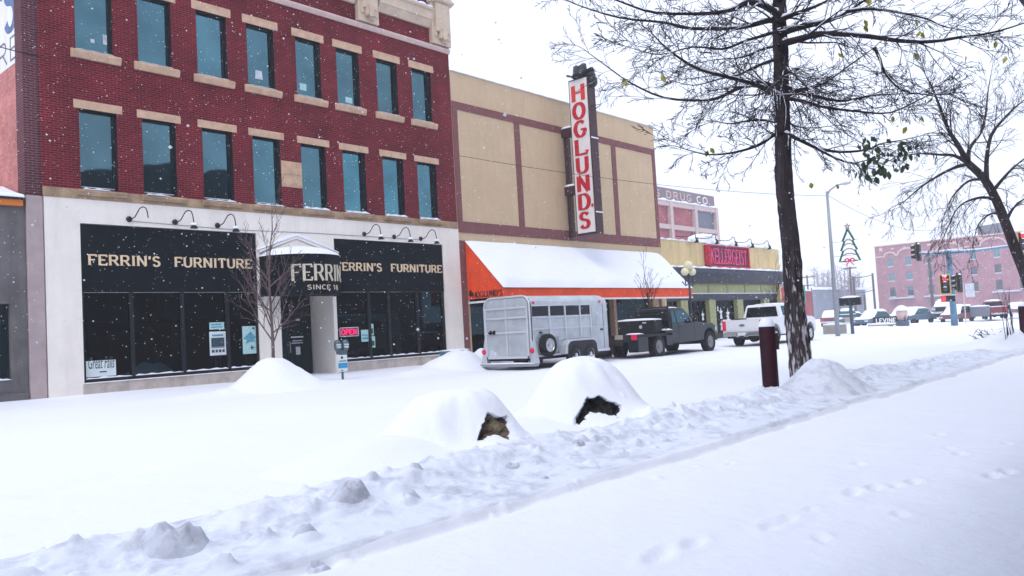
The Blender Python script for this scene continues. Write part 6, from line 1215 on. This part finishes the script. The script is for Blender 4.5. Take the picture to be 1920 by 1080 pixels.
# leaning tree at the right
K1 = 24.0; rb_ = atK(1965, 660, K1); rt = thing('leaning_tree', 'bare tree leaning in from the right edge with drooping twigs', 'tree', (rb_[0], rb_[1], rb_[2]-.2))
R2 = [([(1968, 690), (1945, 590), (1925, 520), (1905, 470), (1888, 425), (1868, 375), (1845, 335), (1815, 306)], 12.5, 6.5, 0.0), ([(1815, 306), (1795, 270), (1778, 243), (1762, 200), (1748, 165), (1735, 140)], 6, 2, -1.0), ([(1815, 305), (1818, 278), (1838, 250), (1848, 215), (1852, 175), (1858, 140)], 5, 1.6, 1.0),
      ([(1850, 345), (1850, 300), (1858, 255), (1880, 225), (1905, 200), (1930, 180)], 5.5, 2, -.6), ([(1815, 306), (1790, 292), (1760, 290), (1725, 288), (1690, 292)], 4.5, 1.5, .8), ([(1812, 308), (1785, 316), (1750, 335), (1725, 352), (1695, 378), (1680, 385)], 4, 1.4, -.8),
      ([(1868, 376), (1840, 370), (1800, 385), (1780, 420), (1765, 455)], 3.6, 1.2, -1.2), ([(1845, 336), (1815, 340), (1785, 370), (1770, 405)], 3.6, 1.2, 1.2), ([(1885, 418), (1900, 390), (1925, 370), (1950, 360)], 4, 1.6, .5), ([(1860, 360), (1885, 330), (1905, 310), (1930, 290)], 4, 1.6, -.5), ([(1880, 405), (1860, 400), (1835, 420), (1825, 455)], 3.2, 1.2, .6)]
mb = MB(); mt_ = MB(); sn = []
for i, (P, w0, w1, dk_) in enumerate(R2):
    nP = len(P); pt = smooth_path([atK(x, y, K1+dk_*(j/(nP-1))) for j, (x, y) in enumerate(P)], 3); rs = [max(.010, (w0+(w1*.35-w0 if i else w1-w0)*(q/(len(pt)-1))**.75)*K1/FPX) for q in range(len(pt))]
    (mt_ if i == 0 else mb).tube(pt, rs, 12 if i == 0 else 6); sn.append((pt, rs)); L = sum(np.linalg.norm(pt[j+1]-pt[j]) for j in range(len(pt)-1))
    if i: twigs_on(mb, pt, [max(q*.55, .008) for q in rs], min(L, 3.0), 0, rgT, .12 if i > 3 else -.02, (.35, .95), None, 4, (int(7+L*3.6), 5, 3), (.48, .46, .5), sn, .12, t0=.10); grow(mb, pt[-1], pt[-1]-pt[-3], 1.0, rs[-1], 1, rgT, .08 if i > 3 else 0, (.3, .8), None, 4, (0, 7, 4), (.4, .5, .5), None, .12)
mt_.build('trunk', 'bark', rt, smooth=True); mb.build('crown', 'twig_grey', rt, smooth=True, fix=False)
ms = MB()
for pt, rs in sn: snow_on(ms, pt, rs, rs_, .6)
ms.build('branch_snow', 'snow', rt, smooth=True, fix=False)
mb = MB()
for k in range(9):
    p = atK(1885+k*2.2, 622, 26+k*.15); mb.tube([p-np.array([0, 0, .3]), p+np.array([0, rgT.uniform(-.1, .1), .5]), p+np.array([0, rgT.uniform(-.1, .25), 1.1+rgT.random()*.4])], [.012, .009, .004], 4)
stc = thing('leafless_shrub', 'thin bare stems standing beside the right hand bollard', 'shrub', tuple(atK(1893, 626, 26))); mb.build('stems', 'twig', stc)
# slender street tree and saplings across the street
def street_tree(name, label, x, y, z0, H, tr_r, kids, m, spread, seed, first=.3, leaves=0, nlead=9):
    rg = random.Random(seed); r = thing(name, label, 'tree', (x, y, gz(x, y))); mb = MB(); mt = MB()
    tp = [np.array((x+.02*math.sin(i), y, z0+(H*.55)*i/5)) for i in range(6)]; mt.tube(tp, list(np.linspace(tr_r, tr_r*.5, 6)), 8); mt.build('trunk', m, r, smooth=True)
    for k in range(nlead):
        t = first+(1-first)*(k+.5)/nlead; p = tp[0]+(tp[-1]-tp[0])*t; a = k*2.4+rg.random(); el = rad(rg.uniform(*spread)); L = H*rg.uniform(.34, .52)*(1.05-.35*t)
        grow(mb, p, (math.cos(a)*math.cos(el), math.sin(a)*math.cos(el), math.sin(el)), L, tr_r*.42, 0, rg, -.05, (.3, .75), None, 5, kids, (.5, .5, .5), None, .10)
    grow(mb, tp[-1], (.05, 0, 1), H*.5, tr_r*.5, 0, rg, -.04, (.3, .7), None, 5, kids, (.5, .5, .5), None, .08)
    mb.build('crown', m, r, smooth=True, fix=False)
    if leaves:
        lm = MB()
        for k in range(leaves): leaf(lm, np.array([x+rg.gauss(0, .35), y+rg.gauss(0, .3), z0+H*rg.uniform(.3, .6)]), .11, rg)
        lm.build('leaves', 'leaf_yellow', r, fix=False)
street_tree('street_tree', 'slender bare young tree in front of the drum awning', 12.40, 20.0, .55, 4.6, .055, (7, 4), 'twig_pale', (40, 68), 3, first=.22, nlead=12)
q_ = onY(1215, 560, 19.8); street_tree('sapling', 'thin sapling with a few yellow leaves in front of the orange awning', q_[0], 19.8, .1, 4.3, .035, (5, 3), 'twig', (50, 78), 5, first=.45, leaves=26, nlead=7)
q_ = onY(1452, 560, 20.4); street_tree('sapling', 'thin bare sapling in front of the lime panels', q_[0], 20.4, .1, 4.4, .04, (5, 3), 'twig', (50, 75), 8, first=.4, nlead=8)
# faint wood far off
fw_ = MB(); rg = random.Random(9)
for k in range(46):
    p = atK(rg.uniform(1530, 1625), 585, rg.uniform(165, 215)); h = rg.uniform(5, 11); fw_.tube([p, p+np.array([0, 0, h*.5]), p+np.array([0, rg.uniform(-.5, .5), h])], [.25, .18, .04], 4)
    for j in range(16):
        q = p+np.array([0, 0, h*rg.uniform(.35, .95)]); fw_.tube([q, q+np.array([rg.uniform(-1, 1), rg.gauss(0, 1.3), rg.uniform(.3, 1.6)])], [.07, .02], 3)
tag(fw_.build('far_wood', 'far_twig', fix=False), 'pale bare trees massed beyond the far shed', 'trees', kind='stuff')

# ------------------------------------------------------------------ falling snow and the snowy air
rg = np.random.RandomState(3); nF = 26000
P = np.stack([rg.uniform(1.5, 46, nF), rg.uniform(1.0, 23.2, nF), rg.uniform(-.1, 13, nF)], 1); P = P[np.linalg.norm(P-CAMP, axis=1) > 3.5]
kk = (P-CAMP)@CF; xx = 960+FPX*((P-CAMP)@CR)/kk; yy = 540-FPX*((P-CAMP)@CU)/kk; P = P[(kk > 3) & (xx > -260) & (xx < 2180) & (yy > -200) & (yy < 1250) & (P[:, 2] > 1.15)]
s = rg.uniform(.0035, .0085, len(P))*np.where(rg.rand(len(P)) < .06, 1.7, 1.0); o6 = np.array([(1, 0, 0), (-1, 0, 0), (0, 1, 0), (0, -1, 0), (0, 0, 1), (0, 0, -1)], float)
V = (P[:, None, :]+o6[None]*s[:, None, None]*np.array([1.25, 1.25, 1.0])).reshape(-1, 3); T = np.array([(0, 2, 4), (2, 1, 4), (1, 3, 4), (3, 0, 4), (2, 0, 5), (1, 2, 5), (3, 1, 5), (0, 3, 5)])
Fm = (T[None]+6*np.arange(len(P))[:, None, None]).reshape(-1, 3); me = bpy.data.meshes.new('falling_snow'); me.vertices.add(len(V)); me.vertices.foreach_set('co', V.ravel()); me.loops.add(Fm.size); me.loops.foreach_set('vertex_index', Fm.ravel().astype(np.int32)); me.polygons.add(len(Fm)); me.polygons.foreach_set('loop_start', np.arange(0, Fm.size, 3)); me.update(calc_edges=True)
me.polygons.foreach_set('use_smooth', np.ones(len(Fm), bool))
fm = bpy.data.materials.new('flake'); fm.use_nodes = True; t = fm.node_tree; t.nodes.clear(); o_ = t.nodes.new('ShaderNodeOutputMaterial'); d1 = t.nodes.new('ShaderNodeBsdfDiffuse'); d2 = t.nodes.new('ShaderNodeBsdfTranslucent'); mxs = t.nodes.new('ShaderNodeMixShader')
d1.inputs[0].default_value = (.95, .96, .97, 1); d2.inputs[0].default_value = (.95, .96, .97, 1); t.links.new(d1.outputs[0], mxs.inputs[1]); t.links.new(d2.outputs[0], mxs.inputs[2]); t.links.new(mxs.outputs[0], o_.inputs['Surface'])
me.materials.append(fm)
fo = bpy.data.objects.new('falling_snow', me); C.objects.link(fo); tag(fo, 'white snowflakes drifting through the air over the street', 'snowflakes', kind='stuff')
HAZE = .0011
hz = MB(); hz.box(-70, -70, -3.0, 330, 200, 30.0); ho = hz.build('haze', 'snow'); ho.data.materials.clear()
hm = bpy.data.materials.new('haze'); hm.use_nodes = True; t = hm.node_tree; t.nodes.clear(); o_ = t.nodes.new('ShaderNodeOutputMaterial'); v_ = t.nodes.new('ShaderNodeVolumePrincipled'); v_.inputs['Color'].default_value = (.96, .97, 1, 1); v_.inputs['Density'].default_value = HAZE; v_.inputs['Anisotropy'].default_value = .2
t.links.new(v_.outputs[0], o_.inputs['Volume']); ho.data.materials.append(hm); tag(ho, 'pale snowy air over the whole street', 'haze', kind='stuff')
